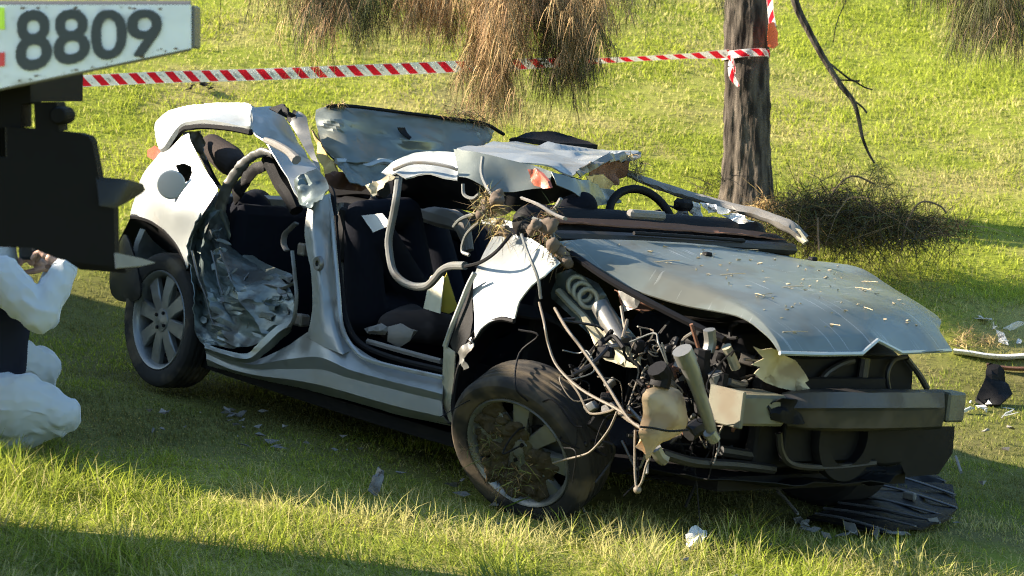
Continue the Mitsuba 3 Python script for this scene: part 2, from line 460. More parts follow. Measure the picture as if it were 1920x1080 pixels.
def grass_field(rng, y0, y1, dens, hmul, wmul, segs):
    """Blades over the strip y0..y1 that the picture can see (and a step to the side): density per square metre, varied in tufts and bare patches."""
    n = int(dens * (y1 - y0) * (0.56 * (y0 + y1) / 2 + 2.4))
    y = rng.uniform(y0, y1, n)
    x = rng.uniform(-1, 1, n) * (0.28 * y + 1.2)
    p = np.stack([x, y, 0 * x], 1)
    tuft = meshkit.fbm(p * 5, 2, 3)
    patch = meshkit.fbm(p * 1.1, 3, 21)
    keep = rng.uniform(0, 1, n) < np.clip(0.45 + 0.9 * tuft - 0.4 * (patch < 0.36), 0.1, 1)
    x, y, p, tuft, patch = (q[keep] for q in (x, y, p, tuft, patch))
    n = len(x)
    s = lambda a, b, v: (lambda t: t * t * (3 - 2 * t))(np.clip((v - a) / (b - a), 0, 1))
    tall = s(8.15, 7.2, y + 0.5 * (meshkit.noise(p * 1.7, 8) - 0.5))
    clump = s(.38, .72, meshkit.noise(p * [4.5, 3.2, 1], 41)) * s(9.0, 7.4, y)
    h = (1 + .75 * clump - .25 * s(9.0, 7.4, y)) * hmul * (0.036 + 0.055 * tall + 0.012 * s(12.0, 13.5, y)) * (0.6 + 0.8 * tuft) * rng.uniform(0.5, 1.3, n) * np.where(y > 12.5, .85, .92)
    az = rng.uniform(0, 2 * np.pi, n)
    near_ = s(9.0, 7.5, y)
    lean = rng.uniform(0.15, 0.9 + 0.9 * near_, n)
    wind = meshkit.noise(p * 2.3, 4) * 2 * np.pi
    d = unit(np.stack([np.cos(az) * lean * 0.6 + 0.25 * np.cos(wind), np.sin(az) * lean * 0.6 + 0.25 * np.sin(wind), np.ones(n)], 1))
    ba = az + rng.normal(0, .9, n)
    bend = np.stack([np.cos(ba), np.sin(ba), -0.55 * np.ones(n)], 1) * (h * lean * rng.uniform(.3, 1.0, n))[:, None]
    sa = az + np.pi / 2 + rng.normal(0, 0.6, n)
    side = np.stack([np.cos(sa), np.sin(sa), np.zeros(n)], 1)
    w = wmul * np.maximum(0.0042, 0.00042 * y) * rng.uniform(0.7, 1.5, n)
    base = np.stack([x, y, gz(x, y) - 0.006], 1)
    V, F, t, k = ribbons(base, d, h, w, bend, side, segs)
    green, lime, straw = np.array([0.115, 0.165, 0.035]), np.array([0.39, 0.45, 0.05]), np.array([0.52, 0.46, 0.21])
    far = s(10.5, 13, y)
    ql = np.clip(0.38 + 0.42 * far + 1.2 * (meshkit.fbm(p * 0.9, 3, 31) - 0.5) + rng.normal(0, 0.25, n), 0, 1)[:, None]
    qs = ((rng.uniform(0, 1, n) < 0.09 + 0.65 * s(0.50, 0.33, patch) + 0.15 * s(0.5, 0.7, meshkit.fbm(p * 0.6, 3, 77))) * rng.uniform(0.5, 1, n))[:, None]
    c = (green * (1 - ql) + lime * ql) * (1 - qs) + straw * qs
    worn_shade = (s(7.6, 8.3, y) * s(12.6, 11.8, y) * s(.3, .6, meshkit.fbm(p * 1.3, 3, 55)) * .75)[:, None]  # trampled blades, also dulled in colour to deepen the shade here
    c = c * (1 - worn_shade) + np.array([.115, .105, .05]) * worn_shade
    c = c * rng.uniform(0.75, 1.25, n)[:, None]
    return V, F, np.clip(c[k] * (0.9 + 0.2 * t[:, None]) + straw * 0.12 * (1 - t[:, None]), 0, 1)


rng = np.random.default_rng(4)
for name, args in (('near', (5.0, 8.2, 6500, 1.0, 1.0, 3)), ('mid', (8.2, 12.5, 4200, 1.0, 1.1, 2)), ('bank', (12.5, 20.0, 3300, 1.15, 1.1, 2)), ('top', (20.0, 40.0, 900, 1.3, 1.5, 1))):
    V, F, c = grass_field(rng, *args)
    strands({'near': 'lawn_grass', 'mid': 'lawn_grass', 'bank': 'bank_grass', 'top': 'bank_grass'}[name], V, F, c, 'blade', kind='stuff',
            label={'near': 'long sunlit grass in the foreground', 'mid': 'short trampled grass around the wreck', 'bank': 'sunlit yellow green grass on the bank behind the wreck', 'top': 'grass on the upper part of the bank'}[name],
            category='grass')

# ---------------------------------------------------------------- the wrecked car (built in its own frame: x forward, y left, z up, origin under the front axle)
CAR = np.eye(4)
CAR[:3, :3] = [[0.6357, 0.7641, 0.1093], [-0.7687, 0.6396, -0.0005], [-0.0703, -0.0837, 0.994]]
CAR[:3, 3] = [0.68, 8.1788, -0.0692]
car = thing('wrecked_car', 'crushed silver hatchback with torn off doors and flattened roof standing on the grass', 'car')


def cp(name, mesh, m, parent=None, smooth=35, label=None, kind=None):
    mesh = mesh.copy()
    mesh.apply_transform(CAR)
    return put(name, mesh, m, parent or car, smooth, label, kind)


def fold(P, d):
    P = np.asarray(P, float).copy()
    P[:, 1] += d
    return P


# --- rear quarter: body side, roof rail, folded pillar
quarter = cp('rear_quarter_panel', panel(
    [(-2.684,-.800,1.067),(-2.766,-.790,1.048),(-2.803,-.800,1.008),(-2.875,-.810,.931),(-2.904,-.820,.825),(-2.910,-.830,.746),(-2.801,-.850,.753),(-2.692,-.850,.746),(-2.572,-.850,.719),(-2.474,-.850,.677),(-2.406,-.850,.624),(-2.357,-.850,.574),(-2.349,-.850,.655),(-2.331,-.850,.745),(-2.261,-.850,.836),(-2.225,-.830,.910),(-2.229,-.820,.942),(-2.333,-.810,.995),(-2.456,-.790,1.062),(-2.546,-.780,1.120),(-2.599,-.770,1.152)],
    dense=0.022, extra=[(-2.439,-.885,.805),(-2.595,-.875,.824),(-2.456,-.850,.946),(-2.588,-.845,.956)], sm=4,
    holes=[[(-2.573,-.860,1.009),(-2.522,-.860,1.025),(-2.462,-.860,1.017),(-2.430,-.860,.989),(-2.423,-.860,.953),(-2.447,-.860,.937),(-2.512,-.860,.975)]], thick=0.004, seed=1), 'silver_paint', smooth=60)
cp('window_trim', tube([(-2.733,-.785,1.049),(-2.696,-.785,1.098),(-2.609,-.785,1.166),(-2.540,-.785,1.181),(-2.436,-.785,1.194),(-2.238,-.785,1.201),(-2.066,-.785,1.197)], 0.014, 6), 'black_plastic', quarter)
cp('fuel_flap', lathe([(0, -.006), (.056, -.006), (.062, -.004), (.064, 0), (.062, .004), (0, .004)], 32).apply_transform(trimesh.transformations.translation_matrix((-2.469,-.905,.927)) @ rotm([0, 0, 1], 46)), 'silver_paint', quarter)
cp('fuel_recess', panel([(-2.877,-.730,1.023),(-2.598,-.730,1.058),(-2.550,-.730,.896),(-2.793,-.730,.871)], thick=0.004), 'black_plastic', quarter)
cp('roof_rail', panel(
    [(-2.899,-.740,1.108),(-2.940,-.720,1.169),(-2.890,-.710,1.213),(-2.823,-.700,1.243),(-2.638,-.680,1.275),(-2.440,-.660,1.295),(-2.256,-.660,1.302),(-2.190,-.700,1.253),(-2.067,-.780,1.206),(-2.231,-.790,1.201),(-2.429,-.790,1.202),(-2.533,-.790,1.186),(-2.602,-.790,1.171),(-2.660,-.800,1.109),(-2.706,-.800,1.062),(-2.771,-.790,1.048)],
    dense=0.02, sm=3, bulge=0.02, thick=0.02, seed=2), 'silver_paint', smooth=50)
pillar = cp('folded_pillar', panel(
    [(-2.237,-.680,1.297),(-2.279,-.560,1.308),(-2.299,-.480,1.285),(-2.271,-.450,1.233),(-2.034,-.520,1.134),(-1.808,-.600,1.077),(-1.599,-.700,1.016),(-1.523,-.800,.972),(-1.492,-.860,.946),(-1.623,-.840,.981),(-1.744,-.800,1.039),(-1.874,-.780,1.108),(-1.956,-.780,1.161),(-2.067,-.780,1.206)],
    dense=0.02, extra=[(-2.119,-.620,1.223),(-1.971,-.640,1.132),(-1.738,-.720,1.047),(-2.206,-.600,1.259)], crumple=0.006, freq=10, thick=0.006, seed=3), 'silver_paint')
cp('torn_edge', panel([(-2.042,-.600,1.267),(-2.072,-.550,1.297),(-2.000,-.550,1.275),(-1.884,-.600,1.194),(-1.657,-.700,1.083),(-1.514,-.760,1.023),(-1.636,-.720,1.083),(-1.823,-.660,1.143),(-2.066,-.580,1.235)], dense=0.02, crumple=0.01, freq=12, seed=4), 'bare_steel', pillar)
cp('crushed_lower_end', panel([(-1.620,-.840,1.003),(-1.579,-.840,1.055),(-1.553,-.800,1.099),(-1.516,-.780,1.065),(-1.419,-.820,1.012),(-1.377,-.880,.970),(-1.428,-.900,.938),(-1.539,-.870,.949)], dense=0.014, crumple=0.016, freq=26, seed=5), 'shaded_crushed_paint', pillar)
cp('grab_handle', tube([(-1.902,-.820,1.176),(-1.828,-.820,1.165),(-1.725,-.820,1.143),(-1.658,-.820,1.114)], [.012, .016, .016, .022], 8), 'grey_trim', pillar)
for pts, s in (([(-2.196,-.600,1.297),(-2.126,-.600,1.325),(-2.050,-.600,1.313),(-2.011,-.600,1.274),(-2.039,-.600,1.249),(-2.119,-.600,1.284)], 1), ([(-2.210,-.500,1.307),(-2.146,-.500,1.295),(-2.082,-.500,1.258),(-2.106,-.500,1.210),(-2.154,-.500,1.248)], 2)):
    cp('torn_lining', panel(pts, dense=0.02, crumple=0.02, freq=22, seed=s, thick=0.01), 'black_plastic', pillar)
cp('tail_lamp', rough_up(hull([(-2.910,-.780,1.046),(-2.849,-.780,1.073),(-2.800,-.780,1.063),(-2.783,-.780,1.023),(-2.846,-.780,1.008),(-2.905,-.780,1.019),(-3.194,-.600,1.023),(-3.101,-.600,1.046)]), 0.003, 40), 'red_lens')
cp('rear_bumper', panel([(-2.924,-.840,.657),(-3.051,-.800,.594),(-3.170,-.760,.482),(-3.196,-.740,.379),(-3.103,-.760,.341),(-2.858,-.840,.359),(-2.718,-.860,.402),(-2.770,-.860,.530)], dense=0.03, sm=3, bulge=.02, thick=.01), 'dusty_plastic')
cp('wheel_arch_liner', panel([(-2.927,-.820,.745),(-2.710,-.840,.749),(-2.579,-.840,.717),(-2.479,-.840,.667),(-2.383,-.840,.581),(-2.610,-.600,.415),(-3.121,-.300,.555),(-3.713,-.200,.700),(-3.842,-.300,.626),(-3.545,-.500,.494)], dense=0.05, thick=0.006), 'black_plastic')
cp('wheel_arch_lip', tube([(-2.879,-.845,.744),(-2.799,-.845,.748),(-2.695,-.845,.741),(-2.575,-.845,.714),(-2.477,-.845,.672),(-2.410,-.845,.624),(-2.360,-.845,.570)], 0.012, 6), 'black_plastic')

# --- rear door opening: crushed door skin, inner frame, debris
door = cp('crushed_rear_door', loft([
    [(-2.292,-.800,.872),(-2.277,-.870,.796),(-2.320,-.880,.692),(-2.308,-.880,.577),(-2.251,-.880,.458),(-2.210,-.870,.314),(-2.104,-.880,.272)],
    [(-2.287,-.790,.855),(-2.353,-.800,.777),(-2.395,-.800,.674),(-2.375,-.800,.564),(-2.310,-.800,.452),(-2.196,-.820,.340),(-2.020,-.860,.286)],
    [(-2.303,-.770,.838),(-2.236,-.850,.774),(-2.230,-.870,.682),(-2.194,-.870,.577),(-2.124,-.870,.476),(-2.030,-.870,.385),(-1.852,-.900,.303)],
    [(-2.319,-.750,.821),(-2.286,-.790,.753),(-2.271,-.800,.666),(-2.203,-.810,.570),(-2.102,-.820,.480),(-1.965,-.840,.408),(-1.758,-.890,.331)],
    [(-2.361,-.710,.800),(-2.255,-.770,.739),(-2.128,-.830,.664),(-2.007,-.860,.583),(-1.882,-.890,.518),(-1.788,-.880,.456),(-1.672,-.880,.367)],
    [(-2.378,-.680,.776),(-2.282,-.700,.704),(-2.139,-.740,.639),(-1.959,-.800,.580),(-1.817,-.830,.547),(-1.714,-.830,.508),(-1.614,-.850,.425)],
    [(-2.370,-.660,.749),(-2.292,-.640,.670),(-2.141,-.660,.618),(-1.968,-.700,.603),(-1.809,-.740,.596),(-1.663,-.780,.576),(-1.523,-.840,.468)]], 7, 4, .004, dent=.026, freq=11, seed=6), 'shaded_crushed_paint', smooth=28)
cp('door_inner_band', loft([
    [(-2.322,-.760,.829),(-2.347,-.700,.731),(-2.274,-.670,.638),(-2.096,-.670,.596),(-1.744,-.730,.591)],
    [(-2.298,-.750,.847),(-2.305,-.690,.746),(-2.250,-.650,.666),(-2.105,-.640,.624),(-1.778,-.710,.614)],
    [(-2.321,-.720,.855),(-2.324,-.660,.759),(-2.274,-.620,.683),(-2.152,-.600,.638),(-1.817,-.680,.630)]], 7, 3, .006, dent=.003, freq=20, seed=7), 'shaded_dirty_paint', door, smooth=40)
cp('door_bottom_fold', loft([
    [(-2.110,-.880,.281),(-1.931,-.900,.284),(-1.742,-.910,.301),(-1.654,-.900,.370),(-1.586,-.880,.438),(-1.507,-.860,.476)],
    [(-2.076,-.900,.272),(-1.897,-.920,.273),(-1.704,-.930,.286),(-1.605,-.920,.355),(-1.538,-.900,.423),(-1.478,-.880,.458)],
    [(-2.109,-.870,.258),(-1.932,-.890,.250),(-1.731,-.900,.265),(-1.630,-.880,.334),(-1.577,-.860,.391),(-1.547,-.840,.427)]], 6, 3, .004, dent=.005, freq=22, seed=8), 'shaded_dirty_paint', door, smooth=30)
for k_, (y_, d_) in enumerate(((526, -.74), (543, -.78), (560, -.80), (578, -.82), (594, -.84))):
    o_ = np.array([0, 0, -.0])
    P_ = [(-1.913,-.740,.586),(-1.867,-.740,.601),(-1.818,-.740,.597),(-1.768,-.740,.612),(-1.701,-.740,.610)]
    P_ = [np.array(p) + [0.006 * k_, d_ + .74, -(y_ - 526) * .0023 + .006 * math.sin(3 * q + k_)] for q, p in enumerate(P_)]
    cp('folded_layer', loft([[p + [0, .01, .022] for p in P_], [p + [0, -.014, .012] for p in P_], [p + [0, -.016, -.004] for p in P_], [p + [0, .012, -.014] for p in P_]], 6, 2, .003, dent=.006, freq=30, seed=40 + k_), ('shaded_crushed_paint', 'shaded_dirty_paint', 'shaded_crushed_paint')[k_ % 3], door, smooth=30)
rs = np.random.default_rng(12)
sh = []
for q in [(-2.257,-.840,.754),(-2.229,-.840,.739),(-2.190,-.840,.716),(-2.277,-.840,.719),(-2.174,-.840,.677),(-2.106,-.840,.605),(-2.041,-.840,.598),(-1.995,-.840,.574),(-1.965,-.840,.544),(-2.063,-.840,.485),(-1.928,-.840,.477),(-1.862,-.840,.523),(-1.742,-.840,.526),(-1.661,-.840,.520),(-1.608,-.840,.549),(-1.713,-.840,.479),(-1.805,-.840,.432),(-2.121,-.840,.569),(-2.205,-.840,.608),(-1.965,-.840,.408),(-1.889,-.840,.397),(-2.032,-.840,.433),(-2.288,-.840,.662),(-2.272,-.840,.502),(-2.213,-.840,.372),(-1.615,-.840,.482),(-1.784,-.840,.491),(-1.689,-.840,.565),(-1.871,-.840,.456),(-1.937,-.840,.435),(-2.028,-.840,.524)]:
    d = unit(rs.normal(0, 1, 3))
    e = unit(np.cross(d, rs.normal(0, 1, 3)))
    L, w = rs.uniform(.012, .04), rs.uniform(.004, .013)
    q = np.array(q) + [0, rs.uniform(-.02, .06), 0]
    sh.append(panel([q - d * L - e * w, q + d * L * .4 - e * w * 1.4, q + d * L, q + d * L * .7 + e * w, q - d * L * .6 + e * w], dense=0.015, crumple=0.006, freq=40, seed=int(rs.integers(99))))
cp('torn_metal_shards', join(*sh[::2]), 'shaded_dirty_paint', door, kind='stuff')
cp('torn_dark_shards', join(*sh[1::2]), 'bare_steel', door, kind='stuff')
for P, r in (([(-2.133,-.840,.682),(-2.067,-.840,.622),(-2.010,-.840,.561),(-1.949,-.840,.501)], .008), ([(-2.168,-.860,.677),(-2.122,-.860,.614),(-2.085,-.860,.550),(-2.043,-.860,.506)], .006), ([(-1.831,-.860,.518),(-1.780,-.860,.462),(-1.815,-.860,.430),(-1.835,-.860,.365)], .009), ([(-1.683,-.880,.361),(-1.581,-.880,.410),(-1.483,-.880,.466),(-1.471,-.880,.568),(-1.497,-.880,.651),(-1.535,-.880,.754)], .009), ([(-2.304,-.870,.659),(-2.232,-.870,.553),(-2.149,-.870,.472),(-2.091,-.870,.389),(-1.984,-.870,.314)], .008), ([(-1.927,-.800,.539),(-1.812,-.800,.578),(-1.693,-.800,.583),(-1.613,-.800,.616)], .01)):
    cp('bent_strip', tube(P, r, 6, flat=.5), 'bare_steel', door)
frame = cp('rear_door_frame', rough_up(tube([(-2.327,-.740,.825),(-2.305,-.740,.893),(-2.256,-.740,.979),(-2.165,-.740,1.061),(-2.081,-.740,1.103),(-2.002,-.740,1.124),(-1.951,-.740,1.111)], [.02, .024, .024, .022, .02, .018, .016], 10, 10, flat=.6), .012, 26), 'bare_steel')
cp('frame_lining', panel([(-2.331,-.660,.866),(-2.362,-.660,.943),(-2.294,-.660,1.015),(-2.205,-.660,1.063),(-2.117,-.660,1.087),(-2.084,-.660,1.044),(-2.187,-.660,1.012),(-2.239,-.660,.974),(-2.271,-.660,.915)], dense=0.02, bulge=0.02, crumple=.008, freq=15, thick=.012), 'black_plastic', frame)
cp('frame_lining', tube([(-2.080,-.680,1.094),(-2.013,-.680,1.045),(-1.955,-.680,.994),(-1.878,-.680,.946),(-1.825,-.680,.895)], [.03, .035, .035, .035, .03], 8), 'black_plastic', frame)
hr = cp('rear_headrest', blob([((-2.892,-.450,1.087), .06, (-2.737,-.450,1.040), .07), ((-2.737,-.450,1.040), .07, (-2.584,-.500,1.022), .05)], .02), 'seat_cloth', smooth=True)
cp('headrest_strap', tube([(-2.803,-.560,1.041),(-2.746,-.560,1.003),(-2.683,-.560,.955),(-2.622,-.560,.918)], .014, 6, flat=.5), 'grey_trim', hr)
cp('headrest_strap', tube([(-2.881,-.560,1.137),(-2.835,-.560,1.085),(-2.769,-.560,1.030),(-2.693,-.560,.964),(-2.631,-.560,.922)], .02, 6, flat=.5), 'black_plastic', hr)
cp('bent_seal', panel([(-2.709,-.700,1.146),(-2.609,-.700,1.168),(-2.564,-.700,1.143),(-2.582,-.700,1.094),(-2.528,-.700,1.042),(-2.563,-.700,1.039),(-2.622,-.700,1.069)], dense=0.012, crumple=0.012, freq=30), 'bare_steel', hr)
cp('rear_seat', blob([((-2.872,-.300,.737), .10, (-2.584,-.300,.648), .12), ((-2.584,-.300,.648), .12, (-2.516,-.200,.537), .12), ((-3.709,.300,.726), .1, (-3.193,.300,.570), .12), ((-2.747,-.300,.801), .1, (-3.767,.400,.752), .1)], .04), 'black_cloth', smooth=True)
cp('belt_buckle', tube([(-1.932,-.600,.835),(-1.972,-.600,.808),(-2.011,-.600,.775),(-2.011,-.600,.734),(-1.983,-.600,.710)], .014, 6, flat=.4), 'grey_trim')
cp('pillar_lock', box((-1.576,-.800,.757), (.05, .03, .05), .006), 'bare_steel')
cp('pillar_lock', rough_up(box((-1.508,-.820,.477), (.06, .05, .05), .008), .006, 40), 'bare_steel')

# --- centre pillar and sill
sill = cp('sill', loft([
    [(-2.171,-.840,.260),(-1.963,-.850,.257),(-1.745,-.860,.271),(-1.525,-.860,.364),(-1.331,-.860,.468),(-1.198,-.810,.438),(-.998,-.820,.400),(-.791,-.820,.397),(-.547,-.820,.407)],
    [(-2.125,-.865,.256),(-1.922,-.875,.245),(-1.705,-.885,.260),(-1.470,-.892,.321),(-1.244,-.897,.366),(-1.045,-.895,.350),(-.869,-.895,.350),(-.666,-.895,.352),(-.455,-.895,.357)],
    [(-2.130,-.858,.241),(-1.935,-.865,.229),(-1.720,-.873,.240),(-1.486,-.876,.279),(-1.245,-.878,.317),(-1.063,-.878,.315),(-.887,-.878,.318),(-.684,-.878,.323),(-.475,-.878,.329)],
    [(-2.110,-.865,.219),(-1.916,-.875,.212),(-1.699,-.884,.221),(-1.465,-.886,.243),(-1.221,-.887,.259),(-1.040,-.887,.261),(-.865,-.887,.262),(-.662,-.887,.266),(-.448,-.887,.275)],
    [(-2.152,-.830,.187),(-1.983,-.830,.190),(-1.778,-.830,.197),(-1.542,-.830,.208),(-1.295,-.830,.214),(-1.113,-.830,.218),(-.935,-.830,.220),(-.730,-.830,.224),(-.466,-.830,.239)]], 7, 3, .005, dent=.0026, freq=9, seed=9), 'sill_paint', smooth=26)
cp('centre_pillar', loft([
    [(-1.501,-.850,.937),(-1.492,-.860,.838),(-1.456,-.865,.765),(-1.405,-.870,.691),(-1.367,-.875,.582),(-1.356,-.880,.498),(-1.366,-.885,.428)],
    [(-1.478,-.840,.961),(-1.429,-.865,.845),(-1.393,-.870,.772),(-1.342,-.875,.693),(-1.302,-.880,.591),(-1.269,-.885,.490),(-1.240,-.890,.409)],
    [(-1.473,-.810,.983),(-1.412,-.825,.849),(-1.377,-.830,.776),(-1.336,-.835,.691),(-1.282,-.845,.591),(-1.214,-.860,.494),(-1.114,-.885,.399)],
    [(-1.484,-.760,1.000),(-1.417,-.770,.851),(-1.385,-.775,.777),(-1.348,-.780,.691),(-1.294,-.790,.591),(-1.240,-.800,.491),(-1.129,-.830,.414)]], 7, 3, .005, dent=.0025, freq=12, seed=19), 'sill_paint', sill, smooth=50)
cp('door_catch', lathe([(.012, -.01), (.026, -.012), (.03, -.004), (.03, .004), (0, .004)], 20).apply_transform(trimesh.transformations.translation_matrix((-1.334,-.885,.728))), 'bare_steel', sill)
cp('door_seal', tube([(-1.789,-.700,.949),(-1.644,-.700,1.009),(-1.559,-.700,1.006),(-1.510,-.710,.917),(-1.441,-.730,.794),(-1.340,-.760,.632),(-1.235,-.790,.509),(-1.098,-.810,.443),(-.877,-.810,.422),(-.538,-.820,.428)], .011, 6), 'black_plastic', sill)
cp('pillar_edge', tube([(-1.486,-.770,.990),(-1.448,-.770,.921),(-1.375,-.790,.799),(-1.278,-.820,.639),(-1.185,-.850,.499),(-1.075,-.860,.427),(-.930,-.870,.400),(-.497,-.870,.411)], .009, 6), 'silver_paint', sill)
cp('sill_skirt', panel([(-2.152,-.830,.187),(-1.835,-.820,.203),(-1.495,-.810,.212),(-1.144,-.820,.217),(-.815,-.830,.223),(-.436,-.850,.245),(-.748,-.600,.177),(-1.579,-.500,.130),(-2.621,-.500,.097)], dense=0.05), 'black_plastic', sill)
cp('belt_reel', box((-1.494,-.660,.834), (.06, .05, .22), .01), 'black_plastic')
cp('belt_reel', tube([(-1.539,-.660,.960),(-1.520,-.660,.809),(-1.478,-.660,.660),(-1.422,-.660,.515)], .01, 6), 'grey_trim')

# --- floor, far side, bulkhead
fl = [(-3.05, -.6, .25), (-2.9, -.7, .22), (-2.0, -.78, .2), (-.4, -.78, .2), (.2, -.45, .22), (.55, -.45, .24), (.55, .55, .24), (.2, .6, .22), (-.4, .78, .2), (-2.0, .78, .2), (-3.05, .6, .25)]
cp('floor_pan', panel(fl, dense=.12, thick=.05), 'black_plastic')
cp('far_side_panel', panel([(-3.3, .80, .3), (-3.35, .78, .75), (-3.1, .76, .9), (-2.5, .80, .88), (-1.6, .82, .88), (-.6, .82, .90), (-.25, .74, .90), (-.2, .74, .7), (-.26, .78, .55), (-.38, .8, .25), (-2.2, .8, .22), (-2.28, .8, .5), (-2.6, .8, .68), (-2.92, .8, .5), (-3.0, .8, .3)], dense=.07, crumple=.01, freq=5, seed=14, thick=.03), 'silver_paint')
cp('tail_panel', panel([(-3.0, -.76, .35), (-2.98, -.76, .62), (-2.9, -.7, .88), (-3.1, .7, .9), (-3.35, .74, .7), (-3.3, .76, .35)], dense=.08, thick=.03, bulge=.03), 'silver_paint')
cp('bulkhead', panel([(-.3, -.70, .3), (-.25, -.66, .9), (-.25, .66, .9), (-.3, .75, .3)], dense=.1, thick=.03), 'black_plastic')
cp('far_door_lining', panel([(-2.95, .70, .2), (-2.95, .70, .84), (-2.0, .72, .86), (-.3, .72, .89), (-.3, .72, .2)], dense=.1, thick=.04), 'black_cloth')

# --- front seat and what lies on it
cp('rear_seat_back', rough_up(box((-2.3, 0, .52), (.12, 1.36, .70), .04).subdivide().subdivide(), .02, 6), 'black_cloth')
seat = cp('front_seat', blob([((-1.451,-.620,.911), .07, (-1.400,-.580,.519), .09), ((-1.641,-.250,.926), .07, (-1.492,-.220,.491), .09), ((-1.451,-.620,.911), .07, (-1.641,-.250,.926), .07), ((-1.400,-.580,.519), .09, (-1.492,-.220,.491), .09), ((-1.443,-.550,.823), .10, (-1.503,-.280,.579), .1)], .03), 'black_cloth', smooth=True)
cp('far_seat', blob([((-1.945,.100,.910), .08, (-1.720,.100,.511), .1), ((-2.126,.500,.836), .07, (-1.863,.500,.450), .09), ((-1.945,.100,.910), .08, (-2.126,.500,.836), .07), ((-1.720,.100,.511), .1, (-1.863,.500,.450), .09)], .04), 'black_cloth', smooth=True)
cp('seat_shoulder', tube([(-2.005,0,.927),(-1.855,0,.925),(-1.701,0,.918),(-1.579,0,.904),(-1.534,-.000,.859),(-1.493,0,.795)], [.03, .045, .05, .04, .03, .02], 8), 'grey_trim', seat)
cp('seat_cushion', blob([((-1.164,-.620,.506), .06, (-1.095,-.500,.518), .07), ((-1.095,-.500,.518), .07, (-1.108,-.350,.497), .065), ((-1.164,-.620,.506), .06, (-1.397,-.350,.502), .07)], .02), 'seat_cloth', seat, smooth=True)
cp('cushion_side', panel([(-1.243,-.700,.484),(-1.127,-.700,.523),(-1.075,-.700,.511),(-1.098,-.700,.480),(-1.211,-.700,.467)], dense=.02, bulge=.02, thick=.02), 'grey_trim', seat)
cp('cushion_side', panel([(-1.057,-.720,.520),(-.977,-.720,.545),(-.892,-.720,.529),(-.911,-.720,.484),(-.974,-.720,.449),(-1.054,-.720,.462)], dense=.02, bulge=.02, thick=.02), 'grey_trim', seat)
cp('seat_rail', tube([(-1.125,-.760,.450),(-.948,-.760,.448),(-.777,-.760,.447),(-.651,-.760,.447)], .012, 6), 'grey_trim', seat)
cp('hose', tube([(-1.171,-.660,1.110),(-1.092,-.720,1.036),(-1.100,-.720,.962),(-1.113,-.720,.876),(-1.107,-.720,.824),(-1.068,-.720,.745),(-1.006,-.720,.709),(-.921,-.720,.697),(-.842,-.720,.710),(-.794,-.720,.745),(-.760,-.720,.779),(-.708,-.720,.804),(-.598,-.740,.819)], .016, 10), 'hose_grey')
cp('headrest_post', tube([(-1.542,-.500,1.058),(-1.543,-.500,1.002),(-1.540,-.500,.942)], .012, 6), 'grey_trim', seat)
cp('headrest_post', blob([((-1.537,-.500,.969), .025, (-1.521,-.500,.918), .03)], .012), 'black_plastic', seat, smooth=True)
cp('loose_rod', tube([(-1.792,-.500,.892),(-1.680,-.500,.918),(-1.564,-.500,.949)], .008, 6), 'grey_trim')
cp('rear_shelf', tube([(-2.654,.100,.943),(-2.444,.100,.975),(-2.279,.100,.982)], .04, 6), 'black_plastic')

# --- rear half of the roof, torn off and folded
roof = cp('rear_roof_panel', loft([
    [(-2.300,-.303,1.314),(-2.250,-.217,1.346),(-2.250,-.082,1.343),(-2.250,.160,1.338),(-2.250,.403,1.333),(-2.250,.609,1.326),(-2.270,.698,1.296)],
    [(-2.270,-.325,1.276),(-2.170,-.255,1.289),(-2.200,-.058,1.288),(-2.170,.132,1.281),(-2.200,.386,1.283),(-2.200,.578,1.283),(-2.200,.635,1.267)],
    [(-2.240,-.325,1.224),(-2.150,-.239,1.231),(-2.180,-.035,1.229),(-2.100,.101,1.227),(-2.150,.354,1.231),(-2.150,.527,1.239),(-2.150,.576,1.237)],
    [(-2.160,-.351,1.170),(-2.060,-.275,1.172),(-2.100,-.071,1.171),(-2.120,.123,1.173),(-2.100,.290,1.187),(-2.100,.429,1.201),(-2.100,.506,1.219)],
    [(-2.080,-.330,1.106),(-1.980,-.304,1.105),(-2.000,-.166,1.112),(-2.050,-.021,1.117),(-2.040,.141,1.148),(-2.040,.321,1.180),(-2.040,.458,1.211)]], 7, 5, .006, dent=.013, freq=9, seed=15), 'shaded_dirty_paint', smooth=22)
cp('crumpled_lower_roof', loft([
    [(-2.070,-.344,1.117),(-2.000,-.312,1.121),(-2.000,-.184,1.135),(-2.000,-.073,1.137)],
    [(-2.000,-.367,1.085),(-1.970,-.319,1.077),(-1.970,-.199,1.085),(-1.970,-.102,1.096)],
    [(-1.930,-.381,1.054),(-1.930,-.315,1.044),(-1.930,-.212,1.046),(-1.930,-.152,1.073)],
    [(-1.900,-.367,1.018),(-1.900,-.315,1.010),(-1.900,-.253,1.014),(-1.900,-.209,1.035)]], 7, 4, .005, dent=.012, freq=18, seed=16), 'shaded_dirty_paint', roof, smooth=22)
cp('rolled_edge', tube([(-2.020,-.367,1.107),(-2.010,-.289,1.110),(-1.990,-.216,1.101),(-1.980,-.153,1.124),(-1.980,-.094,1.119)], .014, 6), 'silver_paint', roof)
cp('foam_edge', panel([(-2.300,-.300,1.219),(-2.250,-.307,1.184),(-2.160,-.328,1.124),(-2.060,-.324,1.082),(-2.000,-.343,1.033),(-2.100,-.353,1.039),(-2.200,-.325,1.097)], dense=.02, crumple=.012, freq=20, seed=17, thick=.012), 'tan_foam', roof)
cp('headlining_scrap', panel([(-1.980,-.455,1.049),(-1.980,-.361,1.064),(-1.980,-.277,1.028),(-1.980,-.211,1.008),(-1.980,-.249,.987),(-1.980,-.351,.986),(-1.980,-.431,.995)], dense=.015, crumple=.016, freq=26, seed=18, thick=.006), 'brown_board', roof)
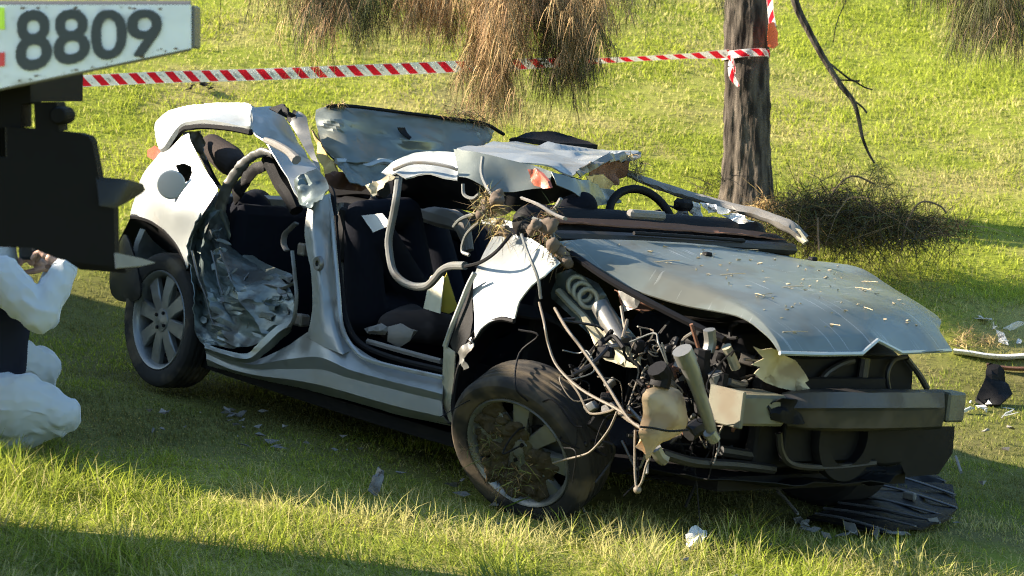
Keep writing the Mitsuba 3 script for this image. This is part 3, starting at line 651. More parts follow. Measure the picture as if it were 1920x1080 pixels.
cp('roof_weld_strip', tube([(-2.270,-.297,1.212),(-2.200,-.317,1.169),(-2.120,-.334,1.132),(-2.060,-.326,1.101)], .008, 6), 'black_plastic', roof)
cp('roof_top_seal', tube([(-2.260,-.279,1.335),(-2.220,-.169,1.347),(-2.220,.137,1.341),(-2.220,.379,1.336),(-2.220,.587,1.330),(-2.220,.723,1.287)], .009, 6), 'black_plastic', roof)
cp('roof_scratch_dent', panel([(-2.130,.027,1.272),(-2.130,.071,1.280),(-2.100,.090,1.240),(-2.100,.080,1.225),(-2.130,.051,1.249)], dense=.01, thick=.004, crumple=.008, freq=40), 'black_plastic', roof)

# --- front half of the roof
front = cp('front_roof_panel', panel(
    [(-1.087,-.450,1.227),(-1.183,-.200,1.260),(-1.269,0,1.281),(-1.247,.200,1.283),(-1.239,.350,1.288),(-1.137,.450,1.283),(-1.049,.500,1.279),(-.993,.450,1.264),(-.916,.300,1.257),(-.821,.100,1.257),(-.696,-.100,1.225),(-.604,-.250,1.197),(-.652,-.320,1.209),(-.768,-.450,1.220),(-.862,-.500,1.227)],
    dense=.02, crumple=.012, freq=9, thick=.006, seed=19, extra=[(-.969,-.150,1.248),(-.992,.100,1.254)]), 'silver_paint', smooth=20)
cp('roof_hump', panel([(-1.486,.150,1.268),(-1.488,.200,1.290),(-1.534,.300,1.308),(-1.506,.400,1.322),(-1.467,.480,1.308),(-1.382,.520,1.292),(-1.309,.500,1.281),(-1.360,.300,1.271)], dense=.025, bulge=.02, thick=.02, seed=20), 'black_plastic', front)
cp('torn_lip', panel([(-.604,-.250,1.197),(-.697,-.100,1.233),(-.823,.100,1.267),(-.926,.300,1.278),(-1.044,.500,1.286),(-.993,.450,1.260),(-.908,.300,1.247),(-.806,.100,1.241),(-.668,-.100,1.211),(-.598,-.220,1.183)], dense=.014, crumple=.016, freq=22, seed=21, thick=.005), 'bare_steel', front)
cp('torn_underside', panel([(-.752,-.050,1.223),(-.850,.150,1.257),(-.931,.320,1.257),(-.959,.350,1.189),(-.934,.300,1.166),(-.840,.100,1.137),(-.750,-.050,1.172)], dense=.02, crumple=.015, freq=14, seed=22), 'brown_board', front)
cp('tan_lining', panel([(-.702,-.100,1.186),(-.817,.100,1.196),(-.856,.200,1.157),(-.875,.200,1.118),(-.766,-.000,1.130)], dense=.02, crumple=.008, freq=15), 'tan_foam', front)
cp('header_panel', panel([(-.987,-.540,1.228),(-.851,-.510,1.232),(-.756,-.460,1.223),(-.680,-.390,1.212),(-.598,-.360,1.197),(-.584,-.380,1.139),(-.630,-.430,1.123),(-.702,-.500,1.095),(-.703,-.540,1.081),(-.770,-.580,1.113),(-.861,-.600,1.131)], dense=.02, crumple=.01, freq=9, seed=23), 'shaded_dirty_paint', front)
cp('rail_arch', panel([(-1.285,-.660,1.108),(-1.247,-.660,1.137),(-1.201,-.660,1.162),(-1.141,-.620,1.202),(-1.051,-.580,1.224),(-.966,-.540,1.226),(-.919,-.560,1.174),(-.872,-.600,1.118),(-.934,-.620,1.119),(-.999,-.640,1.130),(-1.053,-.660,1.117),(-1.093,-.680,1.097),(-1.146,-.690,1.115),(-1.178,-.700,1.096)], dense=.015, bulge=.02, crumple=.004, freq=14, thick=.006, seed=24), 'silver_paint', front)
cp('rail_seam', tube([(-1.156,-.700,1.130),(-1.063,-.690,1.165),(-.968,-.670,1.175),(-.878,-.650,1.172),(-.842,-.630,1.164)], .007, 6), 'bare_steel', front)
cp('rail_strap', panel([(-1.314,-.700,1.051),(-1.254,-.700,1.078),(-1.181,-.700,1.111),(-1.137,-.700,1.102),(-1.220,-.700,1.052),(-1.271,-.700,1.012)], dense=.014, crumple=.01, freq=25), 'cream_primer', front)
cp('red_lamp', panel([(-.652,-.430,1.195),(-.612,-.430,1.203),(-.559,-.430,1.188),(-.505,-.430,1.165),(-.489,-.430,1.142),(-.543,-.430,1.132),(-.608,-.430,1.142),(-.637,-.430,1.164)], dense=.012, crumple=.02, freq=22, thick=.012, seed=9), 'red_lens', front)
cp('header_beam', panel([(-.575,-.380,1.198),(-.545,-.300,1.185),(-.654,-.100,1.166),(-.749,.100,1.134),(-.685,.100,1.093),(-.668,0,1.081),(-.557,-.200,1.065),(-.500,-.300,1.120),(-.513,-.400,1.153)], dense=.02, crumple=.008, freq=12, seed=25), 'shaded_dirty_paint', front)
cp('black_airbag', blob([((-.549,-.300,1.061), .05, (-.527,-.250,1.074), .06)], .02), 'black_cloth', smooth=True)
cp('torn_roof_lining', panel([(-1.689,-.300,1.105),(-1.541,-.300,1.160),(-1.384,-.200,1.198),(-1.274,0,1.191),(-1.159,.200,1.169),(-1.129,.300,1.136),(-1.153,.300,1.072),(-1.204,.200,1.031),(-1.240,0,.992),(-1.521,0,.957),(-1.803,-.100,.935),(-1.809,-.200,.957)], dense=.03, crumple=.015, freq=10, thick=.01), 'black_plastic')
cp('torn_roof_lining', panel([(-2.698,.100,.949),(-2.587,.200,.996),(-2.475,.300,1.039),(-2.305,.300,1.018),(-2.112,.200,.897),(-2.256,.100,.852),(-2.452,0,.849)], dense=.03, crumple=.015, freq=10, thick=.01), 'black_plastic')

# --- windscreen frame, dash, wheel
dash = cp('dashboard', blob([((-.50, -.52, 1.0), .075, (-.46, .62, 1.0), .075), ((-.38, -.6, .97), .07, (-.34, .64, .96), .07), ((-.50, -.52, .85), .1, (-.46, .62, .85), .1)], .05), 'black_plastic', smooth=True)
cp('dash_display', box((-.360,-.066,1.071), (.04, .2, .035), .01, rotm([0, 0, 1], 4)), 'grey_trim', dash)
sw = trimesh.creation.torus(.15, .017, 40, 10)
sw.apply_transform(trimesh.transformations.translation_matrix((-.60, .14, 1.02)) @ rotm([0, 1, 0], 62) @ rotm([1, 0, 0], 10))
wheel_ = cp('steering_wheel', sw, 'black_plastic', smooth=True)
cp('airbag_pad', blob([((-.60, .14, 1.02), .045, (-.56, .16, .97), .045), ((-.60, .14, 1.02), .03, (-.57, .2, 1.07), .014)], .02), 'black_plastic', wheel_, smooth=True)
cp('cowl', tube([(-.25, -.66, .975), (-.215, -.35, .985), (-.20, 0, .985), (-.21, .35, .985), (-.26, .66, .98)], .03, 8, flat=.8), 'dusty_plastic')
cp('screen_frame', loft([[(-.36, -.62, 1.03), (-.32, -.3, 1.045), (-.31, 0, 1.045), (-.32, .35, 1.04), (-.35, .66, 1.03)], [(-.34, -.63, 1.012), (-.29, -.3, 1.022), (-.28, 0, 1.022), (-.29, .35, 1.02), (-.33, .66, 1.01)], [(-.31, -.63, 1.02), (-.26, -.3, 1.026), (-.25, 0, 1.026), (-.26, .35, 1.022), (-.30, .66, 1.012)]], 8, 2, .006, dent=.004, freq=16, seed=80), 'brown_board')
cp('wiper', tube([(-.17, -.3, 1.012), (-.165, 0, 1.012), (-.18, .3, 1.008)], .008, 6), 'black_plastic')
cp('screen_pillar', loft([
    [(-1.017,.400,1.214),(-.901,.450,1.185),(-.774,.550,1.153),(-.631,.600,1.130),(-.472,.660,1.113),(-.307,.680,1.086),(-.217,.700,1.037)],
    [(-.966,.360,1.203),(-.856,.410,1.169),(-.730,.510,1.137),(-.589,.560,1.115),(-.430,.620,1.096),(-.265,.640,1.063),(-.205,.670,1.024)],
    [(-.979,.380,1.194),(-.876,.430,1.162),(-.749,.530,1.129),(-.608,.580,1.109),(-.449,.640,1.090),(-.289,.660,1.055),(-.240,.690,1.016)]], 6, 3, .01, dent=.007, freq=20, seed=51), 'grey_trim', smooth=25)
cp('pillar_end', panel([(-.274,.660,1.072),(-.226,.660,1.064),(-.173,.660,1.023),(-.193,.660,1.004),(-.237,.660,1.028)], dense=.014, bulge=.01, thick=.01), 'cream_primer')
for k_, (pts_, m_) in enumerate((([(-.618,.400,1.099),(-.617,.450,1.128),(-.578,.450,1.114),(-.591,.450,1.082),(-.556,.450,1.060),(-.610,.450,1.045),(-.651,.450,1.067)], 'white_paper'), ([(-.573,.450,1.124),(-.499,.450,1.123),(-.429,.450,1.104),(-.469,.450,1.087),(-.513,.450,1.095),(-.542,.450,1.083)], 'white_paper'), ([(-.505,.500,1.081),(-.435,.500,1.098),(-.367,.500,1.088),(-.335,.500,1.074),(-.416,.500,1.057),(-.472,.500,1.063)], 'white_paper'), ([(-.595,.420,1.067),(-.502,.420,1.060),(-.440,.420,1.054),(-.497,.420,1.035),(-.572,.420,1.039)], 'black_plastic'), ([(-.565,.500,1.070),(-.503,.500,1.068),(-.512,.500,1.046),(-.555,.500,1.049)], 'bare_steel'), ([(-.788,.480,1.093),(-.710,.480,1.084),(-.685,.480,1.051),(-.755,.480,1.052)], 'bare_steel'))):
    cp('crumpled_liner', panel(pts_, dense=.008, crumple=.02, freq=34, seed=60 + k_), m_, smooth=15)
cp('mirror_stub', rough_up(box((-.638,.400,1.105), (.06, .08, .05), .015), .006, 30), 'black_plastic')

# --- bonnet
bon = cp('bonnet', loft([
    [(-.155, -.69, .965), (0, -.62, .897), (.16, -.576, .838), (.36, -.53, .813), (.58, -.487, .808), (.74, -.515, .776), (.84, -.532, .722)],
    [(-.157, -.56, .980), (.04, -.505, .931), (.22, -.458, .899), (.42, -.445, .868), (.62, -.458, .831), (.78, -.505, .772), (.846, -.525, .724)],
    [(-.16, -.35, .985), (.04, -.32, .945), (.22, -.29, .916), (.42, -.28, .886), (.62, -.29, .846), (.78, -.32, .784), (.86, -.35, .723)],
    [(-.16, -.10, .988), (.04, -.11, .952), (.22, -.115, .925), (.42, -.12, .896), (.62, -.13, .856), (.78, -.137, .79), (.86, -.14, .727)],
    [(-.16, .0, .988), (.04, -.01, .953), (.22, -.02, .926), (.42, -.03, .898), (.62, -.035, .860), (.76, -.038, .805), (.828, -.038, .772)],
    [(-.162, .12, .986), (.04, .11, .952), (.22, .10, .925), (.42, .095, .896), (.62, .09, .856), (.76, .088, .79), (.84, .086, .728)],
    [(-.18, .40, .970), (.04, .40, .945), (.22, .39, .917), (.42, .37, .886), (.58, .35, .848), (.71, .33, .79), (.80, .31, .727)],
    [(-.19, .56, .957), (.02, .62, .938), (.22, .61, .908), (.42, .58, .870), (.55, .54, .832), (.66, .50, .785), (.745, .48, .726)],
    [(-.20, .64, .945), (0, .765, .945), (.23, .742, .887), (.43, .705, .838), (.56, .63, .812), (.64, .53, .782), (.742, .487, .724)]], 6, 4, .006, dent=.0022, freq=6, seed=27), 'bonnet_paint', smooth=9)
cp('bonnet_front_edge', tube([(.845,-.538,.721),(.865,-.356,.722),(.865,-.151,.726),(.835,-.043,.769),(.845,.080,.729),(.745,.475,.725)], .008, 6, smooth=False), 'silver_paint', bon)
cp('bonnet_dent', tube([(.360,-.244,.884),(.380,-.162,.893),(.360,-.031,.902),(.360,.032,.900)], [.001, .008, .008, .001], 6, flat=.4), 'shaded_crushed_paint', bon)
cp('washer_jet', box((0,-.076,.964), (.03, .03, .015), .004), 'black_plastic', bon)
cp('washer_jet', box((0,.506,.968), (.03, .03, .015), .004), 'black_plastic', bon)

# --- front wing and hinge pillar
wing = cp('front_wing', panel(
    [(-.481,-.720,.939),(-.452,-.780,.872),(-.429,-.820,.811),(-.421,-.840,.762),(-.367,-.860,.665),(-.328,-.870,.585),(-.303,-.870,.620),(-.265,-.870,.649),(-.212,-.860,.674),(-.152,-.850,.674),(-.140,-.840,.745),(-.109,-.820,.805),(-.069,-.800,.845),(-.063,-.740,.898),(-.176,-.700,.930),(-.301,-.680,.958),(-.402,-.680,.962)],
    dense=.02, bulge=.02, crumple=.003, freq=8, thick=.005, seed=28), 'silver_paint', smooth=50)
cp('wing_edge_lining', panel([(-.393,-.860,.814),(-.398,-.850,.720),(-.379,-.850,.644),(-.395,-.850,.523),(-.465,-.850,.504),(-.496,-.850,.539),(-.453,-.850,.672)], dense=.03), 'dusty_plastic', wing)
cp('hinge_pillar', panel([(-.525,-.860,.534),(-.454,-.860,.514),(-.433,-.860,.319),(-.405,-.860,.252),(-.444,-.860,.257),(-.501,-.860,.323)], dense=.02, bulge=.01, thick=.01), 'cream_primer')
cp('hinge_edge', tube([(-.504,-.870,.525),(-.478,-.870,.599),(-.442,-.870,.683),(-.406,-.870,.767),(-.377,-.870,.816)], .01, 6, flat=.6), 'silver_paint')
cp('hinge_plate', panel([(-.414,-.870,.520),(-.350,-.870,.585),(-.338,-.870,.552),(-.379,-.870,.502),(-.349,-.870,.472),(-.402,-.870,.453)], dense=.012, crumple=.012, freq=30), 'bare_steel')
cp('arch_liner', panel([(-.471,-.800,.231),(-.443,-.840,.436),(-.390,-.850,.563),(-.262,-.840,.650),(-.164,-.750,.678),(-.090,-.600,.614),(-.003,-.500,.472),(-.361,-.300,.575),(-.747,-.250,.643),(-1.008,-.300,.561),(-.984,-.400,.390),(-.951,-.400,.159)], dense=.05, thick=.01), 'black_plastic')
cp('arch_edge', tube([(-.398,-.860,.246),(-.430,-.860,.319),(-.425,-.860,.439),(-.389,-.860,.524),(-.340,-.860,.583),(-.277,-.860,.645),(-.212,-.860,.672),(-.140,-.860,.675)], .009, 6), 'black_plastic')

# --- engine bay: suspension tower, frame rails, bumper beam, tank, cables
bay = cp('engine_bay', rough_up(box((.22, .05, .52), (.62, .9, .42), .06).subdivide().subdivide().subdivide(), .05, 5), 'black_plastic')
cp('radiator', rough_up(box((.60, .04, .48), (.05, .80, .40), .01).subdivide().subdivide().subdivide(), .02, 9), 'black_plastic', bay)
cp('radiator', box((.66, -.02, .46), (.02, .5, .30), .005), 'black_plastic', bay)
fan = lathe([(.10, -.02), (.155, -.02), (.16, 0), (.155, .02), (.10, .02), (.10, -.02)], 36)
fan.apply_transform(trimesh.transformations.translation_matrix((.69, .02, .40)) @ rotm([0, 0, 1], 90))
cp('fan_ring', fan, 'black_plastic', bay)
for P, r in (([(.645,-.096,.555),(.645,-.079,.612),(.645,-.002,.652),(.645,.066,.668)], .012), ([(.645,.122,.554),(.645,.127,.622),(.645,.128,.676)], .02), ([(.645,.285,.554),(.645,.261,.619),(.645,.287,.670),(.645,.356,.686)], .009), ([(.645,.357,.678),(.645,.434,.623),(.645,.494,.568)], .012)):
    cp('radiator_hose', tube(P, r, 8), 'beam_grey', bay)
tower = cp('suspension_tower', panel([(-.251,-.620,.825),(-.185,-.580,.865),(-.066,-.550,.832),(.034,-.550,.750),(.137,-.500,.650),(.099,-.500,.548),(.045,-.620,.634),(-.112,-.620,.707),(-.224,-.620,.750)], dense=.02, crumple=.012, freq=12, seed=30), 'shaded_crushed_paint')
cp('rail', tube([(-.145,-.660,.787),(-.068,-.660,.748),(.007,-.660,.713),(.085,-.660,.659),(.157,-.660,.598)], .02, 6, flat=.7), 'cream_primer', tower)
for k in range(3):
    c = np.array((-.073,-.640,.817)) + np.array([.022, 0, -.012]) * k * 1.5
    cp('spring_coil', trimesh.creation.torus(.034, .009, 20, 8).apply_transform(trimesh.transformations.translation_matrix(c) @ rotm([0, 1, 0], 70) @ rotm([1, 0, 0], 25)), 'cream_primer', tower, smooth=True)
cp('damper', tube([(.078,-.660,.769),(.143,-.660,.714),(.220,-.660,.654)], [.032, .034, .03], 12), 'bare_steel', tower)
cp('bracket', panel([(.016,-.660,.695),(.090,-.660,.694),(.159,-.660,.652),(.244,-.660,.646),(.316,-.660,.635),(.325,-.660,.584),(.239,-.660,.574),(.149,-.660,.582),(.079,-.660,.628)], dense=.012, crumple=.012, freq=20, seed=31), 'cream_primer', tower)
cp('bracket', panel([(-.043,-.600,.853),(.075,-.600,.831),(.087,-.500,.785),(.124,-.400,.766),(.224,-.600,.772),(.112,-.600,.779),(.017,-.600,.800)], dense=.014, crumple=.014, freq=22, seed=32), 'brown_board', tower)
cp('bracket', panel([(.104,-.600,.825),(.204,-.600,.826),(.217,-.600,.782),(.149,-.600,.757)], dense=.014, crumple=.01, freq=22), 'bare_steel', tower)
cp('wing_rail', tube([(-.1, -.66, .93), (.1, -.64, .86), (.3, -.6, .8), (.55, -.5, .72)], .022, 6, flat=.6), 'black_plastic', tower)
cp('frayed_wires', join(*[tube(np.array(q0) + np.cumsum(np.vstack([np.zeros(3), rs.normal(0, .013, (5, 3))]), 0), .0028, 4, 3) for q0 in [(.299,-.680,.673),(.328,-.680,.659),(.365,-.680,.683),(.395,-.680,.660),(.318,-.680,.639),(.357,-.680,.571),(.376,-.680,.537),(.322,-.680,.453),(.409,-.680,.580)] for _ in range(2)]), 'cable_tan', tower, kind='stuff')
beam = cp('bumper_beam', loft([
    [(.700,-.339,.559),(.760,-.214,.581),(.760,.122,.580),(.700,.518,.569)], [(.760,-.414,.563),(.830,-.292,.582),(.830,.040,.581),(.760,.450,.568)], [(.780,-.419,.526),(.850,-.306,.538),(.850,.025,.536),(.780,.435,.521)],
    [(.775,-.401,.514),(.840,-.292,.525),(.840,.040,.523),(.775,.444,.508)], [(.760,-.365,.462),(.830,-.271,.466),(.830,.063,.462),(.760,.462,.450)], [(.700,-.291,.440),(.760,-.189,.443),(.760,.149,.438),(.700,.528,.428)]], 10, 2, .006, dent=.003, freq=7, seed=70), 'beam_grey', smooth=28)
cp('beam_bracket', box((.700,.564,.511), (.08, .10, .11), .008), 'shaded_primer', beam)
cp('crash_box', box((.700,-.510,.514), (.16, .22, .105), .01, rotm([0, 0, 1], -6)), 'shaded_primer', beam)
cp('crash_box_flange', box((.720,-.629,.520), (.16, .015, .125), .004), 'shaded_primer', beam)
cp('torn_guard', panel([(.800,-.500,.528),(.800,-.462,.564),(.800,-.388,.559),(.800,-.339,.522),(.800,-.326,.478),(.800,-.399,.471),(.800,-.475,.487)], dense=.015, crumple=.014, freq=18), 'black_plastic', beam)
cp('heat_shield', panel([(.720,-.522,.721),(.720,-.487,.712),(.720,-.452,.720),(.720,-.357,.690),(.720,-.312,.677),(.720,-.274,.644),(.720,-.240,.609),(.720,-.260,.600),(.720,-.217,.570),(.720,-.293,.570),(.720,-.370,.581),(.720,-.464,.607),(.720,-.499,.629),(.720,-.476,.651),(.720,-.511,.658),(.720,-.472,.683)], dense=.012, crumple=.012, freq=14, seed=34), 'foil_board', smooth=20)
cp('lower_rail', tube([(.700,-.336,.422),(.700,-.308,.351),(.700,-.236,.308),(.700,-.041,.296),(.700,.186,.306)], .012, 6), 'dusty_plastic')
cp('undertray', panel([(.56, -.62, .25), (.68, -.3, .24), (.68, .3, .24), (.56, .55, .25), (.2, .6, .2), (.2, -.6, .2)], dense=.05, crumple=.015, freq=8), 'black_plastic')
cp('corner_duct', rough_up(hull([(.620,.406,.420),(.620,.716,.417),(.620,.724,.314),(.620,.658,.234),(.620,.473,.229),(.620,.395,.321)] + [(.400,.676,.376),(.400,.999,.372),(.400,.869,.205)]), .01, 12), 'black_plastic')
strutb = cp('shock_pipe', tube([(.740,-.870,.690),(.740,-.833,.643),(.740,-.787,.573),(.740,-.735,.492),(.740,-.699,.430)], [.031, .029, .023, .021, .017], 12), 'bare_steel')
cp('pipe_end', tube([(.740,-.716,.439),(.740,-.687,.413)], .022, 10), 'alloy', strutb)
cp('pipe_top', tube([(.740,-.886,.710),(.740,-.855,.670)], .034, 12), 'bare_steel', strutb)
tank = cp('washer_tank', rough_up(panel([(.660,-.965,.554),(.660,-.925,.578),(.660,-.858,.582),(.660,-.801,.564),(.660,-.760,.521),(.660,-.748,.467),(.660,-.769,.428),(.660,-.814,.400),(.660,-.869,.379),(.660,-.896,.334),(.660,-.921,.341),(.660,-.936,.388),(.660,-.958,.423),(.660,-.948,.480)], dense=.014, bulge=.055, thick=.06, sm=2), .014, 14, 2), 'tank_plastic', smooth=60)
cp('tank_neck', tube([(.660,-.891,.577),(.660,-.887,.610),(.660,-.911,.638)], .035, 10), 'black_plastic', tank)
cp('tank_band', tube([(.760,-1.054,.464),(.760,-1.001,.460),(.760,-.923,.449),(.760,-.836,.451)], .004, 5), 'black_plastic', tank)
for P, m_, r in (([(.550,-.579,.754),(.550,-.567,.714),(.550,-.571,.677)], 'bare_steel', .022), ([(.600,-.538,.704),(.600,-.505,.664),(.600,-.479,.631)], 'cream_primer', .018), ([(.600,-.579,.612),(.600,-.557,.572)], 'alloy', .025), ([(.620,-.463,.664),(.620,-.400,.660),(.620,-.347,.661)], 'bare_steel', .005),
                 ([(.550,-.598,.686),(.550,-.593,.622),(.550,-.547,.567)], 'black_plastic', .03), ([(.600,-.507,.583),(.600,-.448,.572),(.600,-.423,.579)], 'bare_steel', .014), ([(.620,-.559,.615),(.620,-.562,.542),(.620,-.566,.487)], 'black_plastic', .02), ([(.660,-.733,.420),(.660,-.687,.441),(.660,-.636,.441)], 'dusty_plastic', .03),
                 ([(.600,-.509,.345),(.600,-.321,.322),(.600,-.156,.313)], 'dusty_plastic', .02), ([(.640,-.826,.350),(.640,-.672,.317),(.640,-.464,.302),(.640,-.275,.282)], 'dusty_plastic', .018), ([(.640,-.858,.368),(.640,-.834,.341),(.640,-.808,.328)], 'bare_steel', .022)):
    cp('fitting', tube(P, r, 8), m_, bay)
rq = np.random.default_rng(77)
for m_, cnt in (('dusty_plastic', 34), ('bare_steel', 16), ('cable_tan', 8), ('brown_board', 9), ('black_plastic', 40)):
    ms = []
    for _ in range(cnt):
        u_ = rq.uniform(0, 1)
        q = np.array([rq.uniform(.36, .60) - .22 * (1 - u_), -.86 + u_ * .62, rq.uniform(.30, .70)])
        if rq.uniform() < .5:
            ms.append(rough_up(box(q, rq.uniform(.012, .06, 3), .004, rotm(unit(rq.normal(0, 1, 3)), rq.uniform(0, 90))).subdivide(), .008, 40, int(rq.integers(99))))
        else:
            ms.append(tube(q + np.cumsum(np.vstack([np.zeros(3), rq.normal(0, .045, (3, 3))]), 0), rq.uniform(.003, .009), 6, 4))
    cp('engine_fitting', join(*ms), m_, bay, kind='stuff')
for m_, cnt in (('black_plastic', 24), ('cable_tan', 7), ('hose_grey', 3)):
    ms = []
    for _ in range(cnt):
        u_ = rq.uniform(0, 1)
        q = np.array([.05 + .6 * u_ + rq.normal(0, .06), -.92 + .40 * u_ + rq.normal(0, .05), rq.uniform(.34, .74)])
        st_ = np.vstack([np.zeros(3), rq.normal(0, .05, (4, 3)) + [.01, 0, -.035]])
        ms.append(tube(q + np.cumsum(st_, 0), rq.uniform(.0018, .0038), 5, 5))
    cp('loose_wire', join(*ms), m_, bay, kind='stuff')
for P, r in (([(-.085,-.800,.750),(.124,-.950,.707),(.158,-.950,.638),(.220,-.950,.569),(.351,-.950,.514),(.522,-.950,.483),(.571,-.950,.472)], .005), ([(.001,-.800,.743),(.241,-.950,.706),(.327,-.950,.652),(.458,-.950,.562),(.588,-.950,.463),(.669,-.950,.436)], .0055), ([(.537,-.950,.472),(.514,-.950,.417),(.478,-.950,.366),(.433,-.950,.319),(.388,-.950,.295),(.311,-.950,.266),(.251,-.950,.241)], .004),
             ([(.601,-.920,.422),(.611,-.920,.346),(.625,-.920,.277),(.640,-.920,.238),(.661,-.920,.263),(.672,-.920,.319),(.684,-.920,.343)], .0045), ([(.259,-.930,.532),(.318,-.930,.494),(.367,-.930,.448),(.401,-.930,.439),(.472,-.930,.460),(.513,-.930,.481)], .004), ([(.484,-.900,.462),(.548,-.900,.441),(.601,-.900,.433),(.670,-.900,.393)], .0045)):
    cp('cable', tube(P, r, 6, 6), 'cable_tan')
cp('cable_end', trimesh.creation.icosphere(1, .014).apply_translation((.644,-.920,.231)), 'cable_tan')
cp('hanging_wire', tube([(-.710,-.620,1.224),(-.657,-.660,1.166),(-.560,-.700,1.113),(-.449,-.720,1.064)], .008, 6), 'hose_grey')
cp('hanging_wire', tube([(-.305,-.780,.969),(-.294,-.850,.905),(-.390,-.840,.854),(-.523,-.800,.823)], .007, 6), 'black_plastic')
cp('hanging_wire', tube([(-.246,-.780,.976),(-.106,-.860,.922),(-.040,-.860,.846),(-.033,-.840,.771)], .006, 6), 'hose_grey')
cp('hanging_wire', tube([(-.519,-.760,1.024),(-.580,-.760,1.009),(-.634,-.760,.987),(-.667,-.760,.957)], .007, 6), 'hose_grey')
cp('hanging_wire', tube([(-.519,-.760,.992),(-.586,-.760,.937),(-.601,-.760,.875),(-.555,-.760,.864)], .007, 6), 'hose_grey')
cp('hanging_wire', tube([(-.688,-.720,1.119),(-.674,-.720,1.080),(-.621,-.720,1.071),(-.586,-.720,1.091)], .007, 6), 'hose_grey')
cp('bent_bar', tube([(-.450,-.620,1.095),(-.263,-.700,1.087),(-.169,-.700,1.062),(-.109,-.700,1.053)], .013, 6, flat=.5), 'grey_trim')
cp('bent_bar', tube([(-.190,-.660,1.120),(-.218,-.660,1.078),(-.238,-.660,1.051)], .008, 6), 'grey_trim')
cp('bent_bar', tube([(-.284,-.700,1.034),(-.191,-.700,1.017),(-.142,-.700,.934)], .008, 6), 'hose_grey')


# --- wheels
TR = trimesh.transformations.translation_matrix
def make_wheel(M, packed):
    """Tyre, rim, eight wide spokes, hub, disc; the axle is y, the outer face towards -y. M places it in the car's frame."""
    w = numbered(car + '__wheel')
    def wp(name, m, material, smooth=40, kind=None):
        m = m.copy()
        m.apply_transform(CAR @ M)
        return put(name, m, material, w, smooth, kind=kind)
    R, W = .306, .195
    prof = [(.215, -.07), (.232, -.092), (.262, -.102), (.284, -.100), (.297, -.090), (.302, -.078)]
    for y in (-.052, -.018, .018, .052):
        prof += [(R, y - .012), (.299, y - .007), (.299, y + .007), (R, y + .012)]
    prof += [(.302, .078), (.297, .090), (.284, .100), (.262, .102), (.232, .092), (.215, .07), (.215, -.07)]
    wp('tyre', lathe(prof, 72), 'tyre_rubber', 30)
    wp('rim', lathe([(.205, .07), (.222, .086), (.226, .08), (.214, .06), (.205, -.02), (.208, -.062), (.226, -.084), (.222, -.092), (.212, -.086), (.200, -.064), (.196, -.01), (.198, .06), (.205, .07)], 64), 'alloy')
    for k in range(8):
        s = hull([(x, y, z) for z, hw, y0, y1 in ((.035, .026, -.072, -.035), (.12, .027, -.078, -.045), (.203, .038, -.066, -.04)) for x in (-hw, hw) for y in (y0 + (.006 if abs(x) else 0), y1)])
        s.apply_transform(rotm([0, 1, 0], k * 45 + 10))
        wp('spoke', s, 'alloy', 30)
    wp('hub', lathe([(0, -.082), (.022, -.082), (.03, -.076), (.05, -.074), (.056, -.06), (.056, -.02), (0, -.02)], 32), 'alloy')
    for k in range(4):
        wp('wheel_nut', trimesh.creation.cylinder(.008, .012, sections=8).apply_transform(rotm([0, 1, 0], k * 90 + 30) @ trimesh.transformations.translation_matrix((0, -.078, .04)) @ rotm([1, 0, 0], 90)), 'black_plastic')
    wp('brake_disc', lathe([(0, .0), (.135, .0), (.135, .012), (0, .012)], 40), 'bare_steel')
    wp('brake_backing', lathe([(0, .03), (.196, .03), (.196, .04), (0, .04)], 40), 'black_plastic')
    if packed:
        r2 = np.random.default_rng(5)
        ms = []
        for _ in range(75):
            a, r = r2.uniform(0, 2 * np.pi), .195 * math.sqrt(r2.uniform(0.02, 1))
            x, z = r * math.cos(a), r * math.sin(a)
            if z > .10 - .9 * max(x - .02, 0) and x > -.03 and r > .05:
                continue
            ms.append(rough_up(trimesh.creation.icosphere(3, r2.uniform(.025, .05)).apply_transform(TR((x, -.05 + r2.uniform(-.025, .01), z)) @ np.diag([1, .45, 1, 1])), .03, 26, int(r2.integers(50))))
        wp('packed_mud', join(*ms), 'heap_earth', 30, kind='stuff')
    return w


make_wheel(TR(np.array((-2.574,-.840,.318)) + (0, .075, 0)) @ np.diag([.98, .85, .98, 1]), False)
# the front wheel is wrenched round: its outer face turns towards the viewer and the ground
n_world = unit([-.57, -.74, -.36])
n_car = CAR[:3, :3].T @ n_world
yy = -n_car
zz = unit(np.array([0, 0, 1.0]) - yy * yy[2])
M = np.eye(4)
M[:3, :3] = np.stack([np.cross(yy, zz), yy, zz], 1) * .96
M[:3, 3] = np.array((-.002,-.900,.221)) + yy * .09
make_wheel(M, True)
cp('far_front_wheel', lathe([(.2, -.1), (.29, -.1), (.312, -.08), (.316, 0), (.312, .08), (.29, .1), (.2, .1), (.2, -.1)], 40).apply_transform(TR((0, .72, .3))), 'tyre_rubber')
cp('far_rear_wheel', lathe([(.2, -.1), (.29, -.1), (.312, -.08), (.316, 0), (.312, .08), (.29, .1), (.2, .1), (.2, -.1)], 40).apply_transform(TR((-2.54, .7, .31))), 'tyre_rubber')

# ---------------------------------------------------------------- things lying in and on the car
def w_(P):
    return np.asarray(P, float) @ CAR[:3, :3].T + CAR[:3, 3]


def placed(m):
    m = m.copy()
    m.apply_transform(CAR)
    return m


